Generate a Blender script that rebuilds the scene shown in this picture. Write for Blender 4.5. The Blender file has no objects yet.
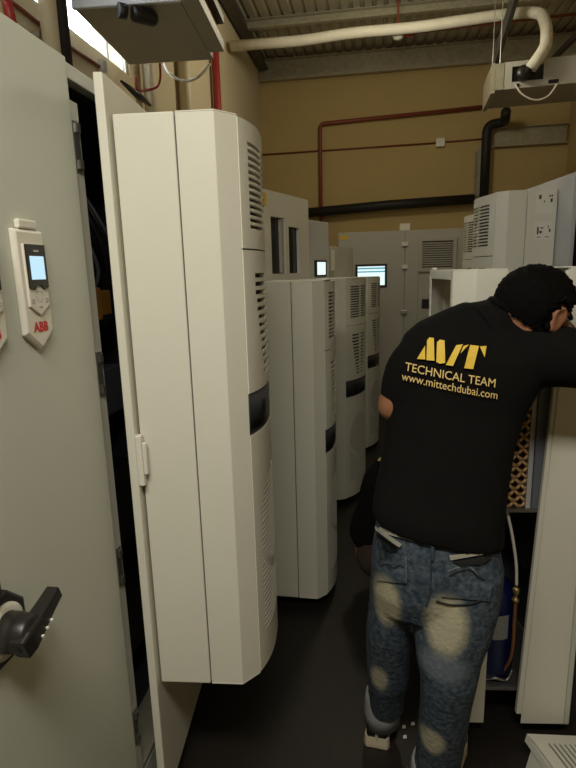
import bpy, bmesh, math, random
from mathutils import Vector, Matrix, Quaternion
from mathutils.bvhtree import BVHTree
random.seed(7)
S = bpy.context.scene
COL = S.collection
PI = math.pi

# ------------------------------------------------------------------ camera
CAM = Vector((0.0, 0.0, 1.6))
YAW, ROLL, PITCH, FPX = math.radians(9), math.radians(1.6), math.atan(112 / 535), 535.0
f0 = Vector((-math.sin(YAW), math.cos(YAW), 0)); r0 = Vector((math.cos(YAW), math.sin(YAW), 0)); Z3 = Vector((0, 0, 1))
FWD = f0 * math.cos(PITCH) - Z3 * math.sin(PITCH)
UP0 = Z3 * math.cos(PITCH) + f0 * math.sin(PITCH)
RGT = r0 * math.cos(ROLL) - UP0 * math.sin(ROLL)
UPV = UP0 * math.cos(ROLL) + r0 * math.sin(ROLL)
cam = bpy.data.cameras.new('camera'); camo = bpy.data.objects.new('camera', cam); COL.objects.link(camo)
m = Matrix((RGT, UPV, -FWD)).transposed().to_4x4(); m.translation = CAM
camo.matrix_world = m
cam.sensor_fit = 'VERTICAL'; cam.sensor_height = 36.0; cam.lens = FPX / 768 * 36.0
cam.clip_start = 0.02
S.camera = camo

# ------------------------------------------------------------------ world, light, exposure
S.view_settings.view_transform = 'Standard'; S.view_settings.look = 'None'
S.view_settings.gamma = 1.0; S.view_settings.use_curve_mapping = False
S.view_settings.exposure = 0.14
W = bpy.data.worlds.new('world'); S.world = W; W.use_nodes = True
bg = W.node_tree.nodes['Background']; bg.inputs[0].default_value = (0.82, 0.9, 1.0, 1); bg.inputs[1].default_value = 8.0

def area(name, loc, target, sx, sy, power, color):
    l = bpy.data.lights.new(name, 'AREA'); l.shape = 'RECTANGLE'; l.size = sx; l.size_y = sy
    l.energy = power; l.color = color
    o = bpy.data.objects.new(name, l); COL.objects.link(o); o.location = loc
    o.rotation_euler = (Vector(target) - Vector(loc)).to_track_quat('-Z', 'Y').to_euler()
    return o
# added unseen lamps: one for the near falloff, one lifts back wall and roof
area('added_near_light', (-0.12, -0.15, 2.80), (-0.10, 0.30, 0), 1.2, 0.35, 37, (1.0, 0.96, 0.845))
pl_ = bpy.data.lights.new('added_far_light', 'POINT'); pl_.energy = 30; pl_.color = (1.0, 0.92, 0.70); pl_.shadow_soft_size = 0.15
po_ = bpy.data.objects.new('added_far_light', pl_); COL.objects.link(po_); po_.location = (0.15, 4.1, 3.35)

# ------------------------------------------------------------------ helpers
def at(x, y, Y):
    d = FWD + RGT * ((x - 288) / FPX) + UPV * ((384 - y) / FPX)
    return CAM + d * (Y / d.y)
def atx(x, y, X):
    d = FWD + RGT * ((x - 288) / FPX) + UPV * ((384 - y) / FPX)
    return CAM + d * (X / d.x)
def ray(x, y):
    return (FWD + RGT * ((x - 288) / FPX) + UPV * ((384 - y) / FPX)).normalized()

def mat(name, col, rough=0.5, metal=0.0, noise=0.0, nscale=8.0, bump=0.0, bscale=200.0, emit=None, estr=0.0, spec=0.5):
    M = bpy.data.materials.new(name); M.use_nodes = True
    nt = M.node_tree; b = nt.nodes['Principled BSDF']
    b.inputs['Base Color'].default_value = (*col, 1); b.inputs['Roughness'].default_value = rough
    b.inputs['Metallic'].default_value = metal; b.inputs['Specular IOR Level'].default_value = spec
    tc = nt.nodes.new('ShaderNodeTexCoord')
    if noise > 0:
        n = nt.nodes.new('ShaderNodeTexNoise'); n.inputs['Scale'].default_value = nscale; n.inputs['Detail'].default_value = 5
        nt.links.new(tc.outputs['Object'], n.inputs['Vector'])
        mx = nt.nodes.new('ShaderNodeMix'); mx.data_type = 'RGBA'
        mx.inputs[6].default_value = (*[c * (1 - noise) for c in col], 1)
        mx.inputs[7].default_value = (*[min(1, c * (1 + noise)) for c in col], 1)
        nt.links.new(n.outputs[0], mx.inputs[0]); nt.links.new(mx.outputs[2], b.inputs['Base Color'])
    if bump > 0:
        n2 = nt.nodes.new('ShaderNodeTexNoise'); n2.inputs['Scale'].default_value = bscale; n2.inputs['Detail'].default_value = 3
        nt.links.new(tc.outputs['Object'], n2.inputs['Vector'])
        bp = nt.nodes.new('ShaderNodeBump'); bp.inputs['Strength'].default_value = bump; bp.inputs['Distance'].default_value = 0.002
        nt.links.new(n2.outputs[0], bp.inputs['Height']); nt.links.new(bp.outputs[0], b.inputs['Normal'])
    if emit:
        b.inputs['Emission Color'].default_value = (*emit, 1); b.inputs['Emission Strength'].default_value = estr
    return M

COOL = mat('cooler_powder_coat', (0.72, 0.70, 0.595), 0.42, bump=0.15, bscale=500, noise=0.02)
DOOR = mat('cabinet_powder_coat', (0.58, 0.595, 0.51), 0.45, bump=0.15, bscale=500, noise=0.02)
GREYD = mat('cool_grey_powder_coat', (0.50, 0.50, 0.49), 0.5, bump=0.12, bscale=500)
FARG = mat('far_cabinet_grey', (0.46, 0.44, 0.385), 0.5, noise=0.03)
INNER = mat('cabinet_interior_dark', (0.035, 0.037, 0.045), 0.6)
PLATE = mat('mounting_plate_grey', (0.14, 0.15, 0.18), 0.5)
BLACK = mat('black_plastic', (0.014, 0.012, 0.011), 0.38)
BAND = mat('dark_display_band', (0.032, 0.034, 0.042), 0.35)
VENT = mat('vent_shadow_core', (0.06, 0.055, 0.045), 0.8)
VENTL = mat('pale_filter_core', (0.33, 0.31, 0.26), 0.8)
STEEL = mat('steel', (0.45, 0.44, 0.42), 0.35, 0.9)
GALV = mat('galvanised_steel', (0.42, 0.39, 0.29), 0.45, 0.3, noise=0.35, nscale=25)
DSTEEL = mat('dark_steel', (0.09, 0.085, 0.075), 0.5, 0.5)
ROOF = mat('roof_sheet', (0.46, 0.42, 0.31), 0.38, 0.3, noise=0.2, nscale=3)
WALLM = mat('ochre_plaster', (0.50, 0.37, 0.16), 0.85, noise=0.06, nscale=2.5, bump=0.2, bscale=60)
WALLL = mat('cream_plaster', (0.60, 0.51, 0.34), 0.85, noise=0.05, nscale=2.5, bump=0.2, bscale=60)
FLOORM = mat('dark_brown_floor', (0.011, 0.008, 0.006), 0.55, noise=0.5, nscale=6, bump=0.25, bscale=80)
REDP = mat('red_paint', (0.30, 0.022, 0.018), 0.45)
RUST = mat('red_conduit', (0.22, 0.05, 0.025), 0.55)
CREAM = mat('cream_pvc', (0.60, 0.53, 0.37), 0.5)
LAG = mat('white_lagging', (0.70, 0.66, 0.55), 0.8, noise=0.12, nscale=12, bump=0.6, bscale=30)
RUBBER = mat('black_insulation', (0.012, 0.011, 0.010), 0.6)
WHITE = mat('white_plastic', (0.74, 0.71, 0.62), 0.4)
WHITEP = mat('control_panel_plastic', (0.74, 0.70, 0.60), 0.4)
LABEL = mat('paper_label', (0.78, 0.75, 0.66), 0.6)
INK = mat('label_ink', (0.05, 0.05, 0.05), 0.7)
YEL = mat('warning_yellow', (0.75, 0.47, 0.02), 0.5)
ORANGE = mat('orange_plastic', (0.55, 0.25, 0.03), 0.5)
REDL = mat('red_logo', (0.62, 0.03, 0.025), 0.5)
SCREEN = mat('lit_screen', (0.3, 0.45, 0.55), 0.2, emit=(0.50, 0.78, 0.98), estr=0.75)
SCREENW = mat('lit_page', (0.6, 0.7, 0.7), 0.3, emit=(0.75, 0.93, 0.95), estr=0.9)
SCREENB = mat('lit_header', (0.1, 0.3, 0.4), 0.3, emit=(0.12, 0.42, 0.55), estr=0.6)
GLASS = mat('dark_window_glass', (0.012, 0.014, 0.02), 0.12)
BLUE = mat('blue_compressor_paint', (0.004, 0.009, 0.065), 0.4)
BRASS = mat('brass', (0.5, 0.36, 0.15), 0.35, 0.8)
COPPER = mat('copper_tube', (0.45, 0.20, 0.09), 0.4, 0.7)
WOOD = mat('brown_insulation_board', (0.30, 0.16, 0.06), 0.7, noise=0.2, nscale=10)
DUCT = mat('duct_casing', (0.34, 0.31, 0.25), 0.5, 0.2, noise=0.08, nscale=5)
DUCTW = mat('duct_end_paint', (0.62, 0.63, 0.66), 0.5)
SKIN = mat('skin', (0.30, 0.135, 0.07), 0.5, noise=0.08, nscale=30)
HAIR = mat('black_hair', (0.003, 0.0024, 0.002), 0.85, bump=1.0, bscale=220, spec=0.1)
SHIRT = mat('black_cotton', (0.006, 0.0053, 0.005), 0.95, noise=0.2, nscale=10, bump=0.5, bscale=35, spec=0.15)
LOGO = mat('logo_yellow', (0.80, 0.53, 0.04), 0.6)
LOGOP = mat('print_cream', (0.80, 0.58, 0.22), 0.6)
CUFF = mat('pale_denim_turnup', (0.26, 0.27, 0.27), 0.9, noise=0.15, nscale=60)
SOLE = mat('beige_sole', (0.50, 0.43, 0.31), 0.7)
BROWN = mat('brown_trousers', (0.05, 0.032, 0.022), 0.9)
PAPER = mat('scrap_paper', (0.6, 0.58, 0.52), 0.8)

class MB:
    def __init__(s): s.v = []; s.f = []
    def add(s, vs, fs):
        n = len(s.v); s.v += [Vector(v) for v in vs]; s.f += [[i + n for i in f] for f in fs]; return s
    def box(s, x0, x1, y0, y1, z0, z1):
        vs = [(x, y, z) for z in (z0, z1) for y in (y0, y1) for x in (x0, x1)]
        return s.add(vs, [(0, 2, 3, 1), (4, 5, 7, 6), (0, 1, 5, 4), (2, 6, 7, 3), (0, 4, 6, 2), (1, 3, 7, 5)])
    def prism(s, poly, z0, z1):
        n = len(poly)
        vs = [(p[0], p[1], z0) for p in poly] + [(p[0], p[1], z1) for p in poly]
        return s.add(vs, [list(range(n))[::-1], list(range(n, 2 * n))] + [(i, (i + 1) % n, n + (i + 1) % n, n + i) for i in range(n)])
    def bar(s, a, b, w, h, up=(0, 0, 1)):
        a = Vector(a); b = Vector(b); t = (b - a).normalized(); u = Vector(up)
        sd = t.cross(u)
        if sd.length < 1e-4: sd = t.cross(Vector((1, 0, 0)))
        sd.normalize(); u = sd.cross(t)
        vs = []
        for p in (a, b):
            for i, j in ((-1, -1), (1, -1), (1, 1), (-1, 1)): vs.append(p + sd * (w / 2 * i) + u * (h / 2 * j))
        return s.add(vs, [(0, 1, 2, 3), (7, 6, 5, 4), (0, 4, 5, 1), (1, 5, 6, 2), (2, 6, 7, 3), (3, 7, 4, 0)])
    def tube(s, pts, r, n=14, cap=True):
        pts = [Vector(p) for p in pts]; rs = r if isinstance(r, (list, tuple)) else [r] * len(pts)
        prev = None; rings = []
        for i, p in enumerate(pts):
            t = (pts[min(i + 1, len(pts) - 1)] - pts[max(i - 1, 0)]).normalized()
            if prev is None: u = t.orthogonal().normalized()
            else:
                u = prev - t * prev.dot(t)
                u = u.normalized() if u.length > 1e-5 else t.orthogonal().normalized()
            prev = u; w = t.cross(u)
            rings.append([p + (u * math.cos(a) + w * math.sin(a)) * rs[i] for a in [2 * PI * k / n for k in range(n)]])
        return s.loft(rings, cap)
    def loft(s, rings, cap=True):
        n = len(rings[0]); vs = [q for R in rings for q in R]; fs = []
        for i in range(len(rings) - 1):
            for k in range(n):
                fs.append((i * n + k, i * n + (k + 1) % n, (i + 1) * n + (k + 1) % n, (i + 1) * n + k))
        if cap: fs += [list(range(n))[::-1], list(range((len(rings) - 1) * n, len(rings) * n))]
        return s.add(vs, fs)
    def lathe(s, prof, origin, axis, n=28):
        a = Vector(axis).normalized(); u = a.orthogonal().normalized(); w = a.cross(u); o = Vector(origin)
        return s.loft([[o + a * h + (u * math.cos(2 * PI * k / n) + w * math.sin(2 * PI * k / n)) * max(r, 1e-4) for k in range(n)] for r, h in prof])
    def ellipsoid(s, c, ax, n=20, mrings=12):
        c = Vector(c); X, Y, Zz = [Vector(a) for a in ax]
        rings = []
        for i in range(mrings + 1):
            t = -PI / 2 + PI * i / mrings; rr = max(math.cos(t), 0.02)
            rings.append([c + Zz * math.sin(t) + (X * math.cos(2 * PI * k / n) + Y * math.sin(2 * PI * k / n)) * rr for k in range(n)])
        return s.loft(rings)
    def build(s, name, M, parent=None, world=False, bevel=0, smooth=False, solid=0, segs=2):
        me = bpy.data.meshes.new(name)
        off = parent.location if (parent and world) else Vector((0, 0, 0))
        me.from_pydata([v - off for v in s.v], [], s.f); me.update()
        bm = bmesh.new(); bm.from_mesh(me); bmesh.ops.recalc_face_normals(bm, faces=bm.faces); bm.to_mesh(me); bm.free()
        o = bpy.data.objects.new(name, me); COL.objects.link(o); me.materials.append(M)
        if parent: o.parent = parent
        if smooth:
            for p in me.polygons: p.use_smooth = True
        if solid:
            d = o.modifiers.new('solid', 'SOLIDIFY'); d.thickness = abs(solid); d.offset = -1 if solid > 0 else 1
        if bevel:
            d = o.modifiers.new('bevel', 'BEVEL'); d.width = bevel; d.segments = segs; d.limit_method = 'ANGLE'; d.angle_limit = math.radians(40)
            d.harden_normals = False
        return o

def tag(o, label=None, cat=None, group=None, kind=None):
    if label: o['label'] = label
    if cat: o['category'] = cat
    if group: o['group'] = group
    if kind: o['kind'] = kind
    return o
def thing(name, label, cat, loc=(0, 0, 0), rz=0.0, group=None):
    o = bpy.data.objects.new(name, None); COL.objects.link(o); o.location = loc; o.rotation_euler = (0, 0, rz); o.empty_display_size = 0.05
    return tag(o, label, cat, group)
def struct(mb, name, M, **k):
    return tag(mb.build(name, M, **k), kind='structure')
def grid(ycuts, zcuts, hole, fx):
    """sheet in the local YZ plane, x = fx(y, z); cells for which hole(ymid, zmid) is true are left open"""
    b = MB(); ny, nz = len(ycuts), len(zcuts)
    b.v = [Vector((fx(y, z), y, z)) for z in zcuts for y in ycuts]
    for j in range(nz - 1):
        for i in range(ny - 1):
            if not hole((ycuts[i] + ycuts[i + 1]) / 2, (zcuts[j] + zcuts[j + 1]) / 2):
                b.f.append([j * ny + i, j * ny + i + 1, (j + 1) * ny + i + 1, (j + 1) * ny + i])
    used = sorted({i for f in b.f for i in f}); mp = {u: k for k, u in enumerate(used)}
    b.v = [b.v[u] for u in used]; b.f = [[mp[i] for i in f] for f in b.f]
    return b
def lin(a, b, n): return [a + (b - a) * i / n for i in range(n + 1)]
def arc_path(pts, r, n=6):
    """polyline with rounded corners"""
    pts = [Vector(p) for p in pts]; out = [pts[0]]
    for i in range(1, len(pts) - 1):
        a, b, c = pts[i - 1], pts[i], pts[i + 1]
        d1 = (a - b).normalized(); d2 = (c - b).normalized(); k = min(r, (a - b).length * .49, (c - b).length * .49)
        for j in range(n + 1):
            t = j / n; p0 = b + d1 * k; p1 = b + d2 * k
            out.append(p0 * (1 - t) ** 2 + b * 2 * t * (1 - t) + p1 * t * t)
    return out + [pts[-1]]
def smooth_path(pts, n=8):
    pts = [Vector(p) for p in pts]; P = [pts[0]] + pts + [pts[-1]]; out = []
    for i in range(1, len(P) - 2):
        for j in range(n):
            t = j / n; a, b, c, d = P[i - 1], P[i], P[i + 1], P[i + 2]
            out.append(0.5 * ((2 * b) + (c - a) * t + (2 * a - 5 * b + 4 * c - d) * t * t + (3 * b - a - 3 * c + d) * t ** 3))
    return out + [pts[-1]]
def text_mesh(body, size, offset=0.0):
    cu = bpy.data.curves.new('t', 'FONT'); cu.body = body; cu.size = size; cu.offset = offset; cu.resolution_u = 3
    o = bpy.data.objects.new('t', cu); COL.objects.link(o)
    dg = bpy.context.evaluated_depsgraph_get(); me = bpy.data.meshes.new_from_object(o.evaluated_get(dg))
    bpy.data.objects.remove(o); bpy.data.curves.remove(cu)
    tb = bmesh.new(); tb.from_mesh(me); bmesh.ops.triangulate(tb, faces=tb.faces); tb.to_mesh(me); tb.free()
    vs = [v.co.copy() for v in me.vertices]; fs = [list(p.vertices) for p in me.polygons]; bpy.data.meshes.remove(me)
    return vs, fs
def text_on(body, o, ex, ey, size, offset=0.0):
    """lettering laid on a plane: o = lower left corner, ex / ey = unit axes"""
    vs, fs = text_mesh(body, size, offset); b = MB()
    return b.add([Vector(o) + Vector(ex) * v.x + Vector(ey) * v.y for v in vs], fs)

# ------------------------------------------------------------------ setting
WY, WXL, WXR, WYR, ZC = 6.75, -1.30, 2.15, -2.6, 4.02
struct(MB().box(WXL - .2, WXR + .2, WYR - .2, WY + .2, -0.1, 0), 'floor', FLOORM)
struct(MB().box(WXL - .2, WXR + .2, WY, WY + .2, 0, ZC + .1), 'wall_back', WALLM)
struct(MB().box(WXR, WXR + .2, WYR - .2, WY, 0, ZC + .1), 'wall_right', WALLM)
struct(MB().box(WXL - .2, WXR, WYR - .2, WYR, 0, ZC + .1), 'wall_rear', WALLL)
# left wall with a high strip window
WZ0, WZ1, WA, WB_ = 2.66, 3.25, 1.2, 3.03
b = MB(); b.box(WXL - .2, WXL, WYR, WY, 0, WZ0); b.box(WXL - .2, WXL, WYR, WY, WZ1, ZC + .1)
b.box(WXL - .2, WXL, WYR, WA, WZ0, WZ1); b.box(WXL - .2, WXL, WB_, WY, WZ0, WZ1)
struct(b, 'wall_left', WALLL)
wf = MB(); fx0, fx1 = WXL - .045, WXL - .015
wf.box(fx0, fx1, WA, WB_, WZ0, WZ0 + .015); wf.box(fx0, fx1, WA, WB_, WZ1 - .035, WZ1)
for yy in (WA, 2.80, WB_ - .02): wf.box(fx0, fx1, yy, yy + .02, WZ0 + .015, WZ1 - .035)
win = struct(wf, 'window_1', WHITE)
gl = bpy.data.materials.new('window_glass'); gl.use_nodes = True
gb = gl.node_tree.nodes['Principled BSDF']; gb.inputs['Transmission Weight'].default_value = 1; gb.inputs['Roughness'].default_value = 0.02; gb.inputs['IOR'].default_value = 1.1
MB().box(-0.003, 0.003, WA + .02, WB_ - .02, WZ0 + .015, WZ1 - .035).build('window_pane', gl, win).location = ((fx0 + fx1) / 2, 0, 0)
# corrugated roof, ribs running away from the photographer
xs = []; x = WXL - .2; k = 0
while x < WXR + .2:
    xs += [(x, ZC), (x + .06, ZC), (x + .072, ZC + .02), (x + .098, ZC + .02)]; x += .11
vs = [(p[0], yy, p[1]) for yy in (WYR - .2, WY + .2) for p in xs]; n = len(xs)
b = MB().add(vs, [(i, i + 1, n + i + 1, n + i) for i in range(n - 1)])
struct(b, 'ceiling', ROOF, solid=0.004)
def purlin(y, z0, z1, name):
    b = MB(); b.box(WXL + .005, WXR - .005, y, y + .006, z0, z1); b.box(WXL + .005, WXR - .005, y - .055, y, z0, z0 + .006)
    b.box(WXL + .005, WXR - .005, y - .055, y, z1 - .006, z1); b.box(WXL + .005, WXR - .005, y - .055, y - .049, z0 + .006, z0 + .022)
    return struct(b, name, GALV)
purlin(6.70, 3.765, 3.985, 'trim_1'); purlin(5.75, 3.93, 4.015, 'trim_2'); purlin(4.95, 3.90, 4.015, 'trim_3'); purlin(2.0, 3.86, 4.015, 'trim_4')
# steel edge beam along the left wall under the roof
b = MB(); b.box(-1.27, -1.17, 2.4, 6.6, 3.86, 3.875); b.box(-1.225, -1.215, 2.4, 6.6, 3.875, 3.985)
struct(b, 'trim_5', DSTEEL)
# ------------------------------------------------------------------ cooling units
CW, CH = 0.42, 1.5
def bow(y):
    t = (y - .045) / (CW - .09); t = min(max(t, 0), 1)
    return .281 + .032 * (1 - abs(2 * t - 1) ** 2.4)
def unit(P, heading=None, rz=None, z=0.465, label='', body=COOL, full=True, marks=False, group='cooling units on the cabinet doors'):
    if rz is None: rz = -math.radians(heading)
    t = thing('cooling_unit', label, 'cooling unit', (P[0], P[1], z), rz, group)
    MB().box(0, .143, 0, CW, 0, CH).build('housing', body, t, bevel=.004)
    b = MB(); pl = [(.146, 0), (.235, 0), (.279, .046), (.279, .06)]
    inn = [(.276, .06), (.276, .0475), (.2335, .003), (.146, .003)]
    b.prism(pl + inn, .004, CH - .004); b.prism([(p[0], CW - p[1]) for p in (pl + inn)], .004, CH - .004)
    pc = [(.146, 0), (.235, 0), (.279, .046), (.279, CW - .046), (.235, CW), (.146, CW)]
    b.prism(pc, 0, .004); b.prism(pc, CH - .004, CH)
    b.build('side_cover', body, t, bevel=.0012, segs=1).location = (0, 0, 0)
    ys = lin(.046, CW - .046, 41)
    def cols(y, lo, hi): return lo < y < hi and not (.203 < y < .217)
    # top grille
    zs = []
    z0, z1 = 1.245, 1.455; k = 13; p = (z1 - z0) / k
    for i in range(k): zs += [z0 + i * p, z0 + i * p + p * .55]
    g = grid(ys, sorted([1.196, 1.22] + zs + [z1, 1.478, CH - .006]), lambda y, z: cols(y, .085, CW - .085) and z0 < z < z1 and ((z - z0) % p) < p * .55, lambda y, z: bow(y))
    g.build('top_grille', body, t, solid=.012, smooth=False)
    # middle panel with tapering grille
    zs = []; a0, a1 = .865, 1.145; k2 = 13; q = (a1 - a0) / k2
    for i in range(k2): zs += [a0 + i * q, a0 + i * q + q * .55]
    def taper(z): return .10 + .055 * max(0, (a1 - z) / (a1 - a0)) ** 1.5
    g = grid(ys, sorted([.831, .845] + zs + [a1, 1.165, 1.192]), lambda y, z: cols(y, taper(z), CW - taper(z)) and a0 < z < a1 and ((z - a0) % q) < q * .55, lambda y, z: bow(y))
    g.build('upper_panel', body, t, solid=.012)
    grid(ys, [.721, .775, .828], lambda y, z: False, lambda y, z: bow(y) - .002).build('display_band', BAND, t, solid=.01, smooth=True)
    d = MB(); d.box(bow(.16) - .001, bow(.2) + .0005, .13, .20, .753, .797); d.build('display', BLACK, t)
    # lower panel with fine louvres in an arched field
    zs = []; c0, c1 = .12, .60; k3 = 30; w = (c1 - c0) / k3
    for i in range(k3): zs += [c0 + i * w, c0 + i * w + w * .45]
    def arch(y, z):
        e = (y - CW / 2) / (.13)
        return abs(e) < 1 and z < .45 + .14 * math.sqrt(max(0, 1 - e * e)) and not (.262 + .09 * e * e < z < .292 + .09 * e * e)
    g = grid(ys, sorted([.006, .06] + zs + [c1, .65, .717]), lambda y, z: arch(y, z) and c0 < z < c1 and ((z - c0) % w) < w * .45, lambda y, z: bow(y) - .001)
    g.build('lower_panel', body, t, solid=.010)
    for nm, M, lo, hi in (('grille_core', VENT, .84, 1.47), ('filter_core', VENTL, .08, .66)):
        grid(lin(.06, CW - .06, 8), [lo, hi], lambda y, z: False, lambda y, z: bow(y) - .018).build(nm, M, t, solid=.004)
    return t
def P0(heading, px, py): return (px, py)
U1 = unit((-.587, 1.246), -4.6, z=.464, label='nearest white wall-mounted cooling unit, tall and closest to the grey door with control panels')
U2 = unit((-.483, 2.291), .74, z=.061, label='second cooling unit along the left row, hanging just above the floor behind the nearest one')
def from_seam(px, py, h):
    h = math.radians(h); out = Vector((math.cos(h), -math.sin(h))); al = Vector((math.sin(h), math.cos(h)))
    return Vector((px, py)) - out * .279 - al * .046
p3 = Vector((-.439, 3.54)); p4 = Vector((-.309, 4.666))
U3 = unit(p3, 22.2, z=.052, label='third cooling unit on the left, full grilles visible, below the door with two dark windows')
U4 = unit(p4, 17.9, z=.04, label='farthest cooling unit of the left row, overlapping the lit screen on the back cabinet')
# right row, raised units facing left
R2P = (.835, 3.306)
R2 = unit(R2P, rz=PI + math.radians(7.6), z=.457, label='raised cooling unit on the right with paper labels on its side, above the technician\'s head')
R3 = unit((.945, 4.316), rz=PI + math.radians(7.6), z=.457, label='cooling unit on the right showing only a strip of grille behind the labelled unit')
def side_label(t, y, x0, x1, z0, z1, marks):
    s = MB().box(x0, x1, y, y + .0012, z0, z1).build('label_sticker', LABEL, t)
    b = MB()
    for (a, c, e, g) in marks: MB().box(a, c, y + .0012, y + .0018, e, g).build('print_mark', INK, s)
side_label(R2, CW, .02, .105, 1.385, 1.49, [(.078, .09, 1.455, 1.475), (.032, .042, 1.465, 1.472), (.024, .030, 1.465, 1.475), (.024, .034, 1.44, 1.458), (.06, .066, 1.44, 1.448)])
side_label(R2, CW, .02, .105, 1.265, 1.35, [(.082, .09, 1.29, 1.325), (.066, .078, 1.295, 1.307), (.06, .072, 1.317, 1.323), (.024, .032, 1.30, 1.315), (.034, .038, 1.317, 1.331), (.03, .05, 1.275, 1.279), (.07, .09, 1.275, 1.278)])

# ------------------------------------------------------------------ cabinets, left row
def slab(hx, hy, h, length, z0, z1, th=.022):
    """door leaf: starts at (hx, hy), runs along heading h, outer face towards +out, thickness inwards"""
    h = math.radians(h); al = Vector((math.sin(h), math.cos(h), 0)); out = Vector((math.cos(h), -math.sin(h), 0))
    p = Vector((hx, hy, 0))
    return p, al, out
def leaf(parent, hx, hy, h, length, z0, z1, M, th=.022, name='door', holes=None, side=1):
    p, al, out = slab(hx, hy, h, length, z0, z1); b = MB()
    out = out * side
    if holes:
        yc = sorted({0, length} | {v for q in holes for v in q[:2]}); zc = sorted({z0, z1} | {v for q in holes for v in q[2:]})
        for i in range(len(yc) - 1):
            for j in range(len(zc) - 1):
                ym, zm = (yc[i] + yc[i + 1]) / 2, (zc[j] + zc[j + 1]) / 2
                if any(q[0] < ym < q[1] and q[2] < zm < q[3] for q in holes): continue
                b.box(yc[i], yc[i + 1], -th, 0, zc[j], zc[j + 1])
        b.v = [p + al * v.x + out * v.y + Z3 * v.z for v in b.v]
        bb = bmesh.new(); 
    else:
        b.box(0, length, -th, 0, z0, z1); b.v = [p + al * v.x + out * v.y + Z3 * v.z for v in b.v]
    o = b.build(name, M, parent, world=True, bevel=0 if holes else .003)
    return o, (lambda u, w, d=0.0: p + al * u + out * d + Z3 * w)
def carcass(t, x0, x1, y0, y1, z1, M, inner, opening='+x', skip=()):
    b = MB(); s = .02
    b.box(x0, x1, y0, y0 + s, 0, z1); b.box(x0, x1, y1 - s, y1, 0, z1)
    b.box(x0, x1, y0 + s, y1 - s, z1 - s, z1); b.box(x0, x1, y0 + s, y1 - s, 0, .1)
    b.box(x0, x0 + s, y0 + s, y1 - s, .1, z1 - s) if opening == '+x' else b.box(x1 - s, x1, y0 + s, y1 - s, .1, z1 - s)
    b.build('carcass', M, t, world=True, bevel=.002, segs=1)
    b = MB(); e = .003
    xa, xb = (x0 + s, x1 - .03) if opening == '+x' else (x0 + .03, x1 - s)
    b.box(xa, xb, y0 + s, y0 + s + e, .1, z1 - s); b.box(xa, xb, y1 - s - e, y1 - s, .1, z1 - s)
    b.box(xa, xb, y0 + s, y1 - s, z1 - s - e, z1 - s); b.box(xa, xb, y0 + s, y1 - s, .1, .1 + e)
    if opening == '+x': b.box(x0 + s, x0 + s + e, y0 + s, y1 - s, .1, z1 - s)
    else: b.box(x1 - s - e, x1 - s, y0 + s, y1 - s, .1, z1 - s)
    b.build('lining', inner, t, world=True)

CA = thing('electrical_cabinet', 'nearest grey cabinet on the left, double doors, right leaf ajar showing dark wiring', 'cabinet', (-.95, 1.0, 0), group='left row of electrical cabinets')
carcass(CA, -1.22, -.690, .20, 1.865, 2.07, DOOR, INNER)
d1, D1 = leaf(CA, -.660, .22, 0, .98, .02, 2.072, DOOR, th=.024)
# centre post with four lock keepers, seen beside the closed leaf
post = MB().box(-.722, -.684, 1.208, 1.276, .10, 2.0).build('centre_post', COOL, CA, world=True, bevel=.002)
for zk in (1.90, 1.36, .82, .30):
    k = MB(); k.box(-.684, -.679, 1.238, 1.262, zk - .055, zk + .055); k.box(-.679, -.672, 1.243, 1.257, zk - .05, zk - .03); k.box(-.679, -.672, 1.243, 1.257, zk + .03, zk + .05)
    k.build('lock_keeper', STEEL, post, world=True) if False else k.build('lock_keeper', STEEL, post).__setattr__('location', tuple(-CA.location))
MB().box(-.686, -.668, 1.21, 1.85, 2.035, 2.068).build('top_rail', DOOR, CA, world=True, bevel=.002)
# right leaf swung a little into the aisle; the nearest cooling unit hangs on it
d2, D2 = leaf(CA, -.590, 1.222, -5, .612, .07, 2.045, COOL, th=.022)
hb = MB(); hb.box(.004, .024, 0, .016, 1.07, 1.205); hb.box(.006, .02, .016, .026, 1.10, 1.185)
h_ = math.radians(-5); al = Vector((math.sin(h_), math.cos(h_), 0)); ou = Vector((math.cos(h_), -math.sin(h_), 0))
hb.v = [Vector((-.590, 1.222, 0)) + al * (v.x - .006) + ou * v.y + Z3 * v.z for v in hb.v]
hb.build('door_handle', WHITE, CA, world=True, bevel=.003)
# wiring and devices inside
MB().box(-1.13, -1.12, 1.26, 1.82, .25, 1.95).build('mounting_plate', PLATE, CA, world=True)
for (ya, yb, za, zb, M, nm, dx) in ((1.42, 1.60, 1.68, 1.86, BLACK, 'circuit_breaker', .22), (1.38, 1.75, 1.60, 1.645, PLATE, 'cable_duct', .12), (1.44, 1.56, 1.47, 1.57, ORANGE, 'orange_relay', .30), (1.58, 1.66, 1.48, 1.56, ORANGE, 'orange_relay', .28), (1.38, 1.56, 1.16, 1.32, BLACK, 'contactor', .28), (1.58, 1.75, 1.14, 1.30, PLATE, 'contactor', .25), (1.38, 1.68, .72, .98, BLACK, 'drive_module', .3), (1.38, 1.76, .60, .645, PLATE, 'cable_duct', .12), (1.40, 1.72, .3, .52, BLACK, 'transformer', .3)):
    MB().box(-1.119, -1.119 + dx, ya, yb, za, zb).build(nm, M, CA, world=True, bevel=.006)
for i in range(7):
    y0 = 1.36 + .055 * i; b = MB()
    b.tube(smooth_path([(-.98, y0, 1.95), (-.86, y0 + random.uniform(-.05, .05), 1.8), (-.82, y0 + .03, 1.62), (-.90, y0 + .04, 1.5)]), .006, 8)
    b.build('cable', BLACK if i % 3 else PLATE, CA, world=True, smooth=True)
MB().box(-.80, -.69, 1.25, 1.84, .104, .12).build('base_grille', GALV, CA, world=True)

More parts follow.
